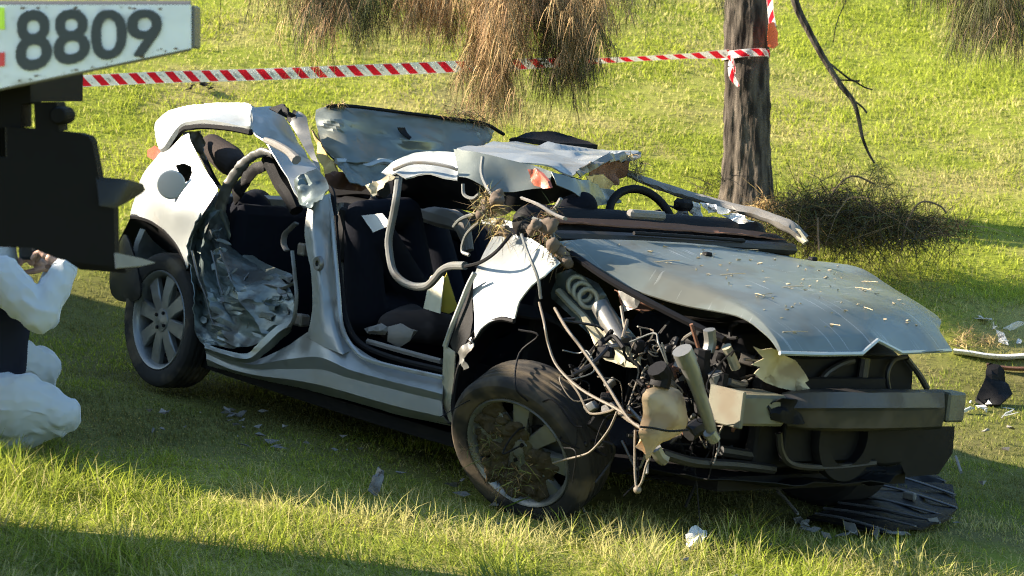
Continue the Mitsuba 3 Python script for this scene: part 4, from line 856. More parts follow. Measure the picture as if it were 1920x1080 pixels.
k = thing('marker_card', 'folded yellow and cream card standing on the front seat cushion', 'card')
put('cream_side', placed(panel([(-1.124,-.500,.587),(-1.102,-.500,.720),(-1.049,-.500,.740),(-1.013,-.500,.727),(-1.015,-.500,.582)], dense=.05, thick=.004)), 'cream_card', k)
put('yellow_side', placed(panel([(-1.079,-.450,.582),(-1.018,-.500,.718),(-1.002,-.500,.746),(-1.031,-.400,.599),(-1.061,-.420,.577)], dense=.05, thick=.004)), 'yellow_card', k)
single('paper_tag', placed(panel([(-1.391,-.660,.924),(-1.256,-.660,.948),(-1.185,-.660,.911),(-1.303,-.660,.865)], dense=.03, thick=.002, crumple=.003, freq=20)), 'white_paper', 'white paper tag hanging on the black front seat back', 'tag')


def hay(rng, centre, radius, n, L, cols, droop=0.4, up=0.3, w=0.003):
    """Loose dry strands around a centre."""
    b = np.asarray(centre) + rng.normal(0, 1, (n, 3)) * np.asarray(radius) * 0.55
    d = unit(rng.normal(0, 1, (n, 3)) + [0, 0, up])
    ln = L * rng.uniform(.4, 1.3, n)
    bend = rng.normal(0, .35, (n, 3)) * ln[:, None] - np.array([0, 0, droop]) * ln[:, None]
    side = unit(np.cross(d, rng.normal(0, 1, (n, 3))))
    V, F, t, k = ribbons(b, d, ln, w * rng.uniform(.6, 1.5, n), bend, side, 3)
    c = np.asarray(cols)[rng.integers(0, len(cols), n)] * rng.uniform(.6, 1.3, (n, 1))
    return V, F, np.clip(c[k], 0, 1)


def merge(parts):
    v, f, c, at = [], [], [], 0
    for V, F, C in parts:
        v.append(V); f.append(F + at); c.append(C); at += len(V)
    return np.vstack(v), np.vstack(f), np.vstack(c)


STRAW, RUST, DUN, OLIVE, MUD = (.46, .35, .15), (.29, .165, .08), (.20, .14, .075), (.10, .105, .03), (.05, .035, .022)
rh = np.random.default_rng(31)
for pts, rad, n, L, label in (
        ([(-.469,-.740,1.050), (-.403,-.760,.988), (-.530,-.720,1.081), (-.503,-.760,1.026)], .03, 260, .075, 'pale dry grass clump caught on top of the front wing'),
        ([(-.222,-.680,1.061), (-.186,-.720,.986), (-.125,-.720,.935), (-.249,-.700,1.008), (-.114,-.700,.908)], .03, 260, .05, 'muddy grass clump wedged at the rear corner of the bonnet'),
        ([(-2.220,.439,1.360), (-2.220,.536,1.348), (-2.220,.370,1.357), (-2.220,.586,1.337), (-2.220,.503,1.360)], .03, 260, .05, 'dark grass clump lying on the far end of the torn rear roof'),
        ([(-.105,-.980,.207), (.029,-1.000,.177), (.135,-1.000,.152), (-.056,-.980,.273), (.146,-.980,.200)], .05, 150, .05, 'muddy grass packed into the rim of the wrenched front wheel'),
        ([(-.938,.350,1.258), (-.938,.400,1.235), (-.950,.400,1.204)], .025, 130, .06, 'brown grass tuft hanging from the torn front roof end'),
        ([(-2.250,-.258,1.342), (-2.220,-.228,1.352)], .015, 60, .035, 'small grass tuft on the near top corner of the torn rear roof')):
    key = thing('grass_clump', label, 'grass clump')
    cols = [DUN, OLIVE, MUD, OLIVE] if 'wheel' in label else [DUN, OLIVE, MUD, RUST] if 'dark' in label or 'muddy' in label else [STRAW, STRAW, DUN, OLIVE]
    V, F, C = merge([hay(rh, w_(p), rad, n // len(pts) + 10, L, cols) for p in pts])
    scene[key] = mikit.ply((V, F), 'needle', color=C)
    if 'bonnet' in label or 'pale' in label:
        put('soil_lumps', join(*[rough_up(trimesh.creation.icosphere(2, rh.uniform(.012, .032)).apply_translation(w_(p) + rh.normal(0, .02, 3)), .02, 30, q) for q, p in enumerate(pts * 2)]), 'dead_wood', key)
# bits of leaf and bark scattered on the bonnet
bits = []
hinge, tip = [np.array((-.160,-.540,.973)), np.array((-.200,.709,.987))], [np.array((.840,-.489,.739)), np.array((.700,.490,.741))]
for _ in range(95):
    u, v = rh.uniform(.08, 1), rh.uniform(.06, .97) ** 1.1
    q = (hinge[0] * (1 - u) + hinge[1] * u) * (1 - v) + (tip[0] * (1 - u) + tip[1] * u) * v
    q = q + [0, 0, .004]
    bits.append(q)
from_top = trimesh.load_path if False else None
bm = trimesh.Trimesh(*[np.asarray(x) for x in meshkit.WRITTEN[scene[bon]['filename']][:2]], process=False)
o = w_(np.array(bits)) + [0, 0, .25]
loc, ray_, _ = bm.ray.intersects_location(o, np.tile([0, 0, -1.0], (len(o), 1)), multiple_hits=False)
lv = []
for q in loc:
    s = rh.uniform(.003, .008)
    lv.append(rough_up(hull(q + rh.normal(0, 1, (7, 3)) * [s * .9, s * .5, .002] + [0, 0, .003]), .001, 60))
single('leaf_litter', join(*lv), 'litter_tan', 'scattered pale leaf bits and bark crumbs on the bonnet', 'leaf litter')
labels['leaf_litter']['kind'] = 'stuff'
st = []
for q in loc[:11]:
    a = rh.uniform(0, 6.28)
    d = np.array([math.cos(a) * .05, math.sin(a) * .05, .002])
    st.append(tube([q - d + (0, 0, .006), q + (0, 0, .008), q + d + (0, 0, .006)], .0014, 4, 3))
single('straw_litter', join(*st), 'litter_tan', 'loose straw stalks lying on the bonnet', 'straw')
labels['straw_litter']['kind'] = 'stuff'

# ---------------------------------------------------------------- recovery truck at the left edge
truck = thing('recovery_truck', 'recovery truck with white tapered tray tail numbered 8809 over a black undercarriage', 'truck')


def slab(P, y0, y1, bevel=0.0):
    """A prism: outline in x and z, from depth y0 to y1."""
    pg = Polygon([(p[0], p[2]) for p in P]).buffer(0)
    m = trimesh.creation.extrude_polygon(pg, y1 - y0, engine='earcut')
    v = np.asarray(m.vertices)
    m.vertices = np.stack([v[:, 0], y0 + v[:, 2], v[:, 1]], 1)
    m.invert()
    return m


tray = put('tray', join(slab([(-.702,4.800,1.671),(-.703,4.800,1.582),(-1.119,4.800,1.496),(-1.295,4.800,1.459),(-8.119,4.800,1.459),(-8.089,4.800,1.671)], 4.815, 4.90), slab([(-1.290,4.800,1.660),(-1.295,4.800,1.463),(-8.119,4.800,1.463),(-8.090,4.800,1.660)], 4.90, 6.62)), 'truck_black', truck)
skin = slab([(-.700,4.800,1.673),(-.701,4.800,1.579),(-1.119,4.800,1.492),(-1.295,4.800,1.455),(-8.120,4.800,1.455),(-8.088,4.800,1.673)], 4.80, 4.813)
put('side_panel', skin, 'truck_white', tray)
put('tail_plate', slab([(-.698,4.800,1.673),(-.693,4.800,1.669),(-.694,4.800,1.584),(-.700,4.800,1.579)], 4.81, 4.90), 'truck_grey', tray)
put('top_rail', tube([(-.702,4.815,1.675),(-1.119,4.815,1.675),(-8.113,4.815,1.675)], .008, 6, smooth=False), 'truck_grey', tray)
put('bottom_rail', tube([(-.702,4.808,1.579),(-1.121,4.808,1.492),(-1.297,4.808,1.455),(-8.133,4.808,1.455)], .006, 6, smooth=False), 'truck_grey', tray)
for ch, box_ in zip('8809', ([(-1.081,4.798,1.661),(-1.006,4.798,1.532)], [(-.998,4.798,1.662),(-.923,4.798,1.546)], [(-.916,4.798,1.661),(-.842,4.798,1.556)], [(-.837,4.798,1.662),(-.764,4.798,1.565)])):
    g = meshkit.text_mesh(ch, 1.0, 0.003, bold=True)
    v = np.asarray(g.vertices)
    (u0, v0), (u1, v1) = v[:, :2].min(0), v[:, :2].max(0)
    s, t = (v[:, 0] - u0) / (u1 - u0), (v[:, 1] - v0) / (v1 - v0)
    (xa, _, zt), (xb, _, zb) = box_
    lift = .000 + .17 * (xb - xa) * s                              # the figures shorten towards the tail, as the panel does
    g.vertices = np.stack([xa + s * (xb - xa), 4.7985 - v[:, 2], zb + lift * (1 - t) + t * (zt - zb) - .08 * (xb - xa) * (1 - t)], 1)
    thick_ = []
    for q, (ox, oz) in enumerate(((0, 0), (1, 0), (-1, 0), (0, 1), (0, -1), (.7, .7), (-.7, .7), (.7, -.7), (-.7, -.7))):
        g2 = g.copy()
        g2.vertices = np.asarray(g.vertices) + [ox * .0018, -.00012 * q, oz * .0016]
        thick_.append(g2)
    put('number', join(*thick_), 'ink', tray, smooth=False)
rc = np.random.default_rng(3)
chips = []
for _ in range(34):
    if rc.uniform() < .7:
        q = np.array((-1.119,4.800,1.495)) + (np.array((-.702,4.800,1.582)) - np.array((-1.119,4.800,1.495))) * rc.uniform()
        q[2] += abs(rc.normal(0, .004))
    else:
        q = np.array((-1.116,4.800,1.668)) + (np.array((-.701,4.800,1.668)) - np.array((-1.116,4.800,1.668))) * rc.uniform()
        q[2] -= abs(rc.normal(0, .003))
    a_, s_ = rc.uniform(0, 3), rc.uniform(.001, .006)
    chips.append(slab([(q[0] + s_ * math.cos(t_) * rc.uniform(.5, 1.6), 0, q[2] + .5 * s_ * math.sin(t_)) for t_ in np.linspace(0, 5.4, 7)], 4.7985, 4.8005))
put('paint_chip', join(*chips), 'dead_wood', tray, kind='stuff')
put('marker_stripe', slab([(-1.106,4.796,1.667),(-1.106,4.796,1.620),(-1.186,4.796,1.620),(-1.185,4.796,1.667)], 4.796, 4.799), 'decal_green', tray)
put('marker_stripe', slab([(-1.107,4.796,1.570),(-1.108,4.796,1.540),(-1.187,4.796,1.533),(-1.187,4.796,1.563)], 4.796, 4.799), 'decal_red', tray)
put('hinge_block', slab([(-1.499,4.900,1.511),(-1.077,4.900,1.511),(-1.077,4.900,1.461),(-1.099,4.900,1.456),(-1.100,4.900,1.405),(-1.502,4.900,1.401)], 4.91, 5.02), 'truck_black', truck)
lampb = put('lamp_bracket', slab([(-1.068,4.900,1.462),(-1.019,4.900,1.463),(-1.014,4.900,1.444),(-1.013,4.900,1.397),(-1.066,4.900,1.399)], 4.9, 5.0), 'truck_black', truck)
put('lamp', lathe([(0, -.05), (.016, -.05), (.02, -.04), (.02, .05), (0, .05)], 20).apply_transform(TR((-1.011,4.930,1.432)) @ rotm([0, 0, 1], 0)), 'truck_black', lampb)
put('mud_flap', slab([(-1.130,4.900,1.407),(-.966,4.900,1.392),(-.947,4.900,1.385),(-.939,4.900,1.373),(-.926,4.900,1.297),(-.921,4.900,1.230),(-.893,4.900,1.224),(-.892,4.900,1.093),(-.959,4.900,1.100),(-1.018,4.900,1.110),(-1.080,4.900,1.136),(-1.509,4.900,1.146),(-1.504,4.900,1.336),(-1.129,4.900,1.338)], 4.9, 4.96), 'truck_black', truck)
put('hanger_bar', slab([(-1.628,5.300,1.283),(-1.163,5.300,1.257),(-1.166,5.300,1.218),(-1.629,5.300,1.229)], 5.3, 5.6), 'truck_black', truck)
put('guard_wing', panel([(-.932,4.900,1.295),(-.872,4.940,1.288),(-.847,5.020,1.274),(-.848,5.060,1.259),(-.867,4.980,1.240),(-.892,4.900,1.224),(-.922,4.880,1.231)], dense=.01, bulge=.006, thick=.004), 'dusty_plastic', truck)
put('step_plate', panel([(-.894,4.900,1.123),(-.868,5.000,1.106),(-.846,5.150,1.082),(-.857,5.020,1.084),(-.888,4.880,1.090)], dense=.01, thick=.005), 'grey_trim', truck)
put('tow_arm', slab([(-1.081,5.200,1.098),(-.926,5.200,1.080),(-.921,5.200,1.055),(-1.030,5.200,1.063)], 5.2, 5.4), 'truck_black', truck)
put('chassis_rail', join(box((-5.2, 5.3, 1.30), (7.6, .1, .2)), box((-5.2, 6.1, 1.30), (7.6, .1, .2))), 'truck_black', truck)  # unseen rest of the truck from here, added to cast shade
put('shade_tool_box', box((-2.35, 5.72, .80), (.9, 1.8, .40), .03), 'truck_grey', truck)  # unseen box added under the tray to shade the foreground grass
for x, ys_ in ((-3.45, (5.02, 6.42)), (-8.4, (5.0, 6.44))):
    for y in ys_:
        wz = float(gz(x, y)) + .44
        wk = put('wheel', lathe([(.2, -.14), (.4, -.14), (.44, -.1), (.45, 0), (.44, .1), (.4, .14), (.2, .14), (.2, -.14)], 40).apply_transform(TR((x, y, wz))), 'tyre_rubber', truck)
        put('rim', lathe([(0, -.05), (.1, -.08), (.2, -.12), (.21, .12), (0, .1)], 32).apply_transform(TR((x, y, wz))), 'truck_white', wk)
cabm = slab([(-9.6, 0, 1.15), (-9.6, 0, 2.2), (-9.25, 0, 3.1), (-7.7, 0, 3.15), (-7.6, 0, 1.15)], 4.85, 6.6)
cab = put('cab', cabm, 'truck_white', truck)
put('side_window', slab([(-9.2, 0, 2.25), (-9.05, 0, 2.9), (-8.0, 0, 2.9), (-8.0, 0, 2.25)], 4.83, 4.84), 'glass_dark', cab)

# an unseen van added out of the frame to the left; its long shadow lies over the lower half of the car
van = thing('shade_van', 'unseen white van added left of the wreck to cast shade', 'van')
zg = .52
prof = [(7.42, zg + .30), (7.38, zg + .75), (7.42, 2.50), (7.50, 2.60), (11.0, 2.61), (11.5, 2.0), (12.2, 1.5), (12.35, zg + .35)]
pg = trimesh.creation.extrude_polygon(Polygon(prof), 1.85, engine='earcut')
v = np.asarray(pg.vertices)
pg.vertices = np.stack([-5.0 - v[:, 2], v[:, 0], v[:, 1]], 1)
vb = put('body', pg, 'truck_white', van)
put('window', box((-4.995, 10.2, 1.75), (.012, 1.0, .5), .004), 'glass_dark', vb)
put('window', box((-4.995, 8.7, 1.75), (.012, 1.2, .5), .004), 'glass_dark', vb)
put('added_roof_box', box((-5.45, 8.72, 2.87), (.9, 1.36, .54), .05), 'truck_grey', van)  # added load that lifts the van shadow onto pillar, door and sill
put('added_roof_box', box((-5.45, 7.62, 2.85), (.9, .42, .50), .05), 'truck_grey', van)  # second added load, shades the front wheel and the person
for y in (8.3, 11.3):
    for x in (-5.1, -6.75):
        put('wheel', trimesh.creation.cylinder(.34, .2, sections=32).apply_transform(TR((x, y, float(gz(x, y)) + .32)) @ rotm([0, 1, 0], 90)), 'tyre_rubber', van)

# ---------------------------------------------------------------- crouching person in white coveralls
per = thing('person', 'crouching person in white coveralls and dark vest raising both hands to the face', 'person')
J = dict(hip=(-2.003,7.970,.379), waist=(-1.966,7.970,.546), chest=(-1.932,7.970,.743), neck=(-1.870,7.970,.919), sh=(-1.826,7.790,.835), el=(-1.678,7.730,.703), wr=(-1.617,7.830,.842), cuff=(-1.613,7.850,.863),
         sh2=(-1.914,8.150,.806), el2=(-1.773,8.220,.659), wr2=(-1.684,8.050,.824), hipr=(-1.950,7.850,.362), knee=(-1.618,7.790,.339), mid=(-1.767,7.810,.371), ank=(-1.920,7.870,.197), calf=(-1.754,7.830,.267),
         hipl=(-2.009,8.090,.352), kneel=(-1.786,8.190,.460), ankl=(-1.816,8.190,.145), calfl=(-1.807,8.200,.296))
J = {k: np.array(v) for k, v in J.items()}
body = blob([(J['hip'], .155, J['waist'], .15), (J['waist'], .15, J['chest'], .155), (J['chest'], .14, J['neck'], .06), (J['sh2'], .075, J['sh'], .078),
             (J['sh'], .08, J['el'], .066), (J['el'], .066, J['wr'], .05), (J['wr'], .05, J['cuff'], .044), (J['sh2'], .075, J['el2'], .066), (J['el2'], .066, J['wr2'], .048),
             (J['hipr'], .13, J['mid'], .118), (J['mid'], .118, J['knee'], .072), (J['hip'], .14, J['mid'], .10), (J['knee'], .066, J['calf'], .062), (J['calf'], .062, J['ank'], .05),
             (J['hipl'], .135, J['kneel'], .088), (J['waist'], .14, J['kneel'], .07), (J['kneel'], .078, J['calfl'], .062), (J['calfl'], .06, J['ankl'], .048)], .0105, 8)
folds = np.asarray(body.vertices)
crease = np.zeros(len(folds))
warp = meshkit.fbm(folds * 5, 3, 6) - .5
for jn, reach, pitch in (('el', .17, 95), ('knee', .22, 75), ('mid', .24, 60), ('sh', .17, 80), ('cuff', .10, 120), ('kneel', .16, 80), ('hip', .24, 55), ('calf', .2, 70)):
    dd = np.linalg.norm((folds - J[jn]) * [1, 1, .8], axis=1)
    crease += np.exp(-(dd / reach) ** 2) * ((1 - np.abs(np.sin(dd * pitch * .5 + 26 * warp))) ** 2 - .35)
body.vertices = folds + body.vertex_normals * (.013 * np.clip(crease, -.4, 1.2) + .007 * (meshkit.fbm(folds * 5, 2, 3) - .5))[:, None]
trimesh.smoothing.filter_taubin(body, iterations=9)
bd = put('coverall', body, 'coverall', per, smooth=True)
vest = blob([(J['waist'] + [.0, 0, -.09], .176, J['chest'] + [.0, 0, -.07], .172)], .03, 6)
put('vest', rough_up(vest, .012, 12), 'vest', per, smooth=True)
put('cuff_band', tube([J['wr'] + (J['cuff'] - J['wr']) * .6, J['cuff'] + (J['cuff'] - J['wr']) * .4], .047, 14), 'coverall', per)
hd = np.array((-1.824,7.970,1.071))
head = blob([(hd + [-.01, 0, .03], .088, hd + [.02, 0, -.02], .078), (hd + [.02, 0, -.02], .075, hd + [.06, 0, -.085], .04), (hd + [-.02, 0, -.04], .06, J['neck'] + [0, 0, .03], .058),
             (hd + [.085, 0, .01], .012, hd + [.112, 0, -.025], .014), (hd + [0, -.085, 0], .018, hd + [-.005, -.088, -.03], .014), (hd + [0, .085, 0], .018, hd + [-.005, .088, -.03], .014),
             (hd + [.082, -.02, -.062], .012, hd + [.082, .02, -.062], .012)], .012, 6)
hk = put('head', head, 'skin', per, smooth=True)
for s in (-1, 1):
    put('eye', trimesh.creation.icosphere(2, .012).apply_translation(hd + [.083, s * .033, .012]), 'hair', hk)
put('hair', blob([(hd + [-.03, 0, .05], .092, hd + [-.05, 0, -.01], .088), (hd + [.03, 0, .075], .05, hd + [-.03, 0, .06], .085)], .02, 6), 'hair', hk, smooth=True)


def hand(wrist, toward, up, side, mirror=1):
    """Palm, four unequal bent fingers and a thumb from the side of the palm."""
    f, u, s = unit(toward), unit(up), unit(side)
    b = [(wrist, .026, wrist + f * .045 + s * .022, .02), (wrist, .026, wrist + f * .05 - s * .022, .02), (wrist + f * .07 + s * .03, .012, wrist + f * .075 - s * .028, .012), (wrist + f * .03, .022, wrist + f * .072, .016)]
    for k, (o, L) in enumerate(((.030, .062), (.011, .072), (-.009, .068), (-.028, .052))):
        a = wrist + f * .072 + s * o
        p1 = a + f * L * .42 + u * .006
        p2 = p1 + f * L * .28 - u * L * .25
        p3 = p2 + f * L * .08 - u * L * .28
        b += [(a, .0105, p1, .0095), (p1, .0095, p2, .009), (p2, .009, p3, .0078)]
    t0 = wrist + f * .022 + s * .026 * mirror
    t1 = t0 + f * .03 + s * .022 * mirror - u * .018
    b += [(t0, .014, t1, .0115), (t1, .0115, t1 + f * .028 - u * .016, .009)]
    return blob(b, .006, 4)


put('hand', hand(J['cuff'] + [-.0, 0, .012], [-.80, .25, .35], [.3, -.2, .9], [.1, .8, -.2]), 'skin', per, smooth=True)
put('hand', hand(J['wr2'] + [-.005, -.02, .03], [-.85, -.3, .35], [.3, .2, .9], [.1, .8, .2], -1), 'skin', per, smooth=True)
boot = blob([(J['ank'] + [0, 0, -.03], .045, J['ank'] + [.05, 0, -.06], .04), (J['ank'] + [.05, 0, -.06], .04, J['ank'] + [.14, 0, -.07], .034)], .02)
put('boot', boot, 'boot', per, smooth=True)
put('boot', blob([(J['ankl'] + [-.02, 0, -.05], .045, J['ankl'] + [.06, 0, -.07], .04), (J['ankl'] + [.06, 0, -.07], .04, J['ankl'] + [.15, 0, -.085], .03)], .02), 'boot', per, smooth=True)
cam_ = single('hand_camera', join(box(np.array((-1.753,7.950,.936)), (.06, .14, .09), .012), lathe([(0, -.05), (.035, -.05), (.035, .02), (0, .02)], 24).apply_transform(TR(np.array((-1.702,7.950,.936))) @ rotm([0, 0, 1], 90))), 'camera_body', 'black camera held at the face of the crouching person', 'camera')

# ---------------------------------------------------------------- tree with drooping needle foliage
tree = thing('drooping_tree', 'tree with dark rough trunk and drooping rust brown needle foliage wrapped with striped tape', 'tree')
TB = np.array((1.514,14.100,.733))
TB[2] = float(gz(TB[0], TB[1])) - .1
hh = np.linspace(0, 7.5, 190)
na = 110
ang = np.arange(na) * 2 * np.pi / na
V = []
for h in hh:
    r = .146 - .010 * h + .075 * math.exp(-h / .16)
    lobes = 1 + .06 * np.cos(2 * ang + .6) + .05 * np.cos(3 * ang + 2 + h * .1) - .16 * np.exp(-((ang - 3.95) / .16) ** 2) * max(0, 1 - h / 2.2)
    V.append(np.stack([TB[0] - .012 * h + .02 * math.sin(h) * 0.5 + r * lobes * np.cos(ang), TB[1] + .03 * h + r * lobes * np.sin(ang), np.full(na, TB[2] + h)], 1))
V = np.array(V).reshape(-1, 3)
i, j = np.meshgrid(np.arange(len(hh) - 1), np.arange(na), indexing='ij')
a, b = (i * na + j).ravel(), (i * na + (j + 1) % na).ravel()
trunk = rough_up(tm(V, np.vstack([np.stack([a, b, b + na], 1), np.stack([a, b + na, a + na], 1)])), .012, 14, 3)
ridge = meshkit.fbm(np.asarray(trunk.vertices) * [30, 30, 3.2] + 20, 3, 8)
knots = meshkit.noise(np.asarray(trunk.vertices) * [7, 7, 3.5] + 9, 2)
trunk.vertices = trunk.vertices + trunk.vertex_normals * (.020 * (ridge - .5) + .016 * np.clip(knots - .72, 0, 1) * 3)[:, None]
trk = put('trunk', trunk, 'bark', tree, smooth=50)
top = lambda h: np.array([TB[0] - .012 * h, TB[1] + .03 * h, TB[2] + h])
for h, e in ((2.6, (-2.2, 11.3, 3.3)), (3.0, (-.6, 11.2, 3.0)), (3.4, (0.1, 11.4, 3.2)), (2.9, (3.2, 12.0, 3.3)), (4.6, (-1.2, 13.2, 5.4)), (5.5, (2.6, 15.0, 6.6)), (4.2, (3.8, 13.4, 5.0)), (6.2, (.4, 15.5, 7.8))):
    s, e = top(h), np.array(e)
    put('limb', tube([s, s * .6 + e * .4 + [0, 0, .35], e + [0, 0, .1], e + unit(e - s) * .3 - [0, 0, .25]], [.06, .04, .02, .01], 8), 'bark', tree)
put('limb', tube([(1.576,13.000,2.430),(1.668,13.000,2.056),(1.748,13.000,1.884),(1.845,13.000,1.712),(1.942,13.000,1.561),(2.022,13.000,1.460),(2.058,13.000,1.347),(2.078,13.000,1.252),(2.115,13.000,1.158),(2.153,13.000,1.094)], [.03, .024, .021, .019, .017, .014, .012, .010, .008, .006], 8), 'bark', tree)
for P, r in (([(1.845,13.000,1.712),(1.931,13.000,1.643),(2.008,13.000,1.586),(2.058,13.000,1.580)], .006), ([(1.932,13.000,1.586),(2.020,13.000,1.580),(2.090,13.000,1.542),(2.135,13.000,1.530)], .005), ([(2.022,13.000,1.467),(2.073,13.000,1.429),(2.105,13.000,1.391)], .006), ([(1.988,13.000,2.087),(1.921,13.000,1.931),(1.898,13.000,1.806)], .003)):
    put('twig', tube(P, r, 6), 'bark', tree)
rt = np.random.default_rng(8)


def plume(x0, x1, ytop, ybot, depth, n, L, cols, w=.0032, twigs=6):
    """Needle strands hanging off a spray of twigs inside a volume (corners given in metres)."""
    cx, hw, H = (x0 + x1) / 2, (x1 - x0) / 2, ytop - ybot
    m = max(4, n // 60)
    tx = cx + hw * np.clip(rt.normal(0, .55, m), -1.1, 1.1)
    ty = depth + rt.uniform(-.3, .3, m)
    edge = np.clip(1 - ((tx - cx) / hw) ** 2 * .55, .25, 1)
    te = ytop - H * edge * rt.uniform(.45, 1.0, m)                 # where each twig ends
    sway = rt.normal(0, .22, (m, 2))
    g = rt.integers(0, m, n)
    u = rt.uniform(0, 1, n) ** .7
    top_ = ytop + .1
    z = top_ + (te[g] - top_) * u
    b = np.stack([tx[g] + sway[g, 0] * (u - .4) * abs(u - .2) + rt.normal(0, .006, n), ty[g] + sway[g, 1] * u + rt.normal(0, .006, n), z], 1)
    az = rt.uniform(0, 2 * np.pi, n)
    sp = rt.uniform(.3, 1.7, n)
    d = unit(np.stack([np.cos(az) * sp, np.sin(az) * sp, -np.ones(n)], 1))
    ln = L * rt.uniform(.35, 1.0, n)
    bend = np.stack([-np.cos(az) * .1, -np.sin(az) * .1, -.5 * sp], 1) * ln[:, None]
    side = unit(np.stack([np.cos(az + 1.57), np.sin(az + 1.57), rt.normal(0, .2, n)], 1))
    V, F, t, k = ribbons(b, d, ln, w * rt.uniform(.6, 1.3, n), bend, side, 3)
    cl = np.asarray(cols)
    pick = np.where(rt.uniform(0, 1, n) < .7, g % len(cl), rt.integers(0, len(cl), n))
    c = cl[pick] * rt.uniform(.6, 1.4, (n, 1)) * rt.uniform(.7, 1.25, m)[g][:, None]
    return V, F, np.clip(c[k], 0, 1)


GRN, DK = (.055, .065, .025), (.035, .032, .022)
OCH = (.40, .27, .125)
spots = [  # left x, right x, top z, bottom z, depth, strands
    (-1.276, -1.014, 2.159, 1.573, 11.6, 500, 'A'),
    (-1.042, -0.801, 2.135, 1.718, 11.2, 1500, 'B'),
    (-0.882, -0.658, 2.147, 1.750, 11.4, 1200, 'C'),
    (-0.560, -0.274, 2.141, 1.775, 11.3, 1900, 'D'),
    (-0.449, -0.253, 2.159, 1.699, 11.6, 500, 'D'),
    (-0.216, 0.066, 2.117, 1.659, 10.9, 3200, 'D'),
    (0.000, 0.299, 2.135, 1.664, 11.2, 2200, 'B'),
    (0.199, 0.502, 2.123, 1.634, 11.0, 2600, 'D'),
    (-0.202, 0.014, 1.809, 1.313, 11.1, 2000, 'D'),
    (-0.274, 0.000, 1.924, 1.543, 11.3, 500, 'A'),
    (0.109, 0.422, 1.866, 1.420, 11.2, 1100, 'B'),
    (0.217, 0.408, 1.813, 1.461, 11.2, 800, 'E'),
    (0.528, 0.808, 2.153, 1.822, 11.5, 130, 'E'),
    (0.884, 0.972, 2.171, 1.916, 11.8, 40, 'E'),
    (1.249, 1.326, 2.279, 1.821, 13.6, 120, 'E'),
    (2.061, 2.146, 2.123, 1.793, 11.0, 60, 'E'),
    (2.114, 2.507, 2.100, 1.679, 10.6, 2600, 'E'),
    (2.213, 2.524, 2.088, 1.625, 10.4, 900, 'E'),
    (2.271, 2.322, 1.947, 1.564, 10.6, 40, 'E'),
    (1.814, 1.997, 2.153, 2.003, 12.5, 60, 'E'),
    (-0.685, -0.515, 2.171, 1.888, 11.8, 250, 'E'),
]
PAL = {'A': [OCH, STRAW, OLIVE], 'B': [RUST, DK, DUN, GRN], 'C': [DK, GRN, OLIVE], 'D': [OCH, RUST, OCH, DUN], 'E': [DK, GRN, OLIVE, DUN]}
for c in 'ABCDE':
    V, F, C = merge([plume(x0, x1, z0, z1, d, int(n * 2.0), .15, PAL[c], .0024) for x0, x1, z0, z1, d, n, q in spots if q == c])
    strands('needle_foliage', V, F, C, 'needle', tree, kind='stuff')
rt2 = np.random.default_rng(15)
V, F, C = merge([hay(rt2, np.array([x, y, z]), (.5, .5, .25), 900, .28, PAL['E'], droop=.8, w=.008) for x, y, z in ((-2.2, 11.4, 3.6), (3.3, 12.0, 3.5), (-1.2, 13.2, 5.4), (2.6, 15, 6.6), (3.8, 13.4, 5.0), (.4, 15.5, 7.6), (1.4, 14.5, 6.4))] + [hay(rt2, np.array([x, y, z]), (.35, .25, .12), 800, .26, PAL['E'], droop=.7, w=.007) for x, y, z in ((-1.5, 12.7, 2.55), (-1.0, 12.4, 2.7), (-.5, 12.8, 2.55), (-.9, 13.1, 2.75), (0, 12.5, 2.6), (-1.9, 12.9, 2.7))])  # low clumps above the frame are added to shade the bank
strands('needle_foliage', V, F, C, 'needle', tree, kind='stuff')
V, F, C = merge([hay(rt2, p, (.05, .05, .06), 60, .14, [OLIVE, DUN, GRN], droop=.9, w=.003) for p in [(2.170,13.000,1.056),(2.219,13.000,.971),(2.271,13.000,.892),(2.316,13.000,.812),(2.155,13.000,1.018)]])
strands('needle_foliage', V, F, C, 'needle', tree, kind='stuff')

# ---------------------------------------------------------------- brush heaps on the bank foot
def brush(pts, n, L, cols, label, rad=(.12, .12, .07), w=.004, droop=.5):
    key = thing('brush_heap', label, 'brush heap')
    P = []
    for p in pts:
        p = np.array(p)
        P.append(hay(rt2, p, rad, n, L, cols, droop=droop, up=.6, w=w))
    V, F, C = merge(P)
    scene[key] = mikit.ply((V, F), 'needle', color=C)
    if n > 300:
        put('heap_core', join(*[rough_up(trimesh.creation.icosphere(3, 1).apply_transform(TR(np.array([p[0], p[1], min(p[2] - .12, float(gz(p[0], p[1])) + .07)])) @ np.diag([.15, .2, .07, 1])), .06, 9, q) for q, p in enumerate(pts)]), 'heap_earth', key)


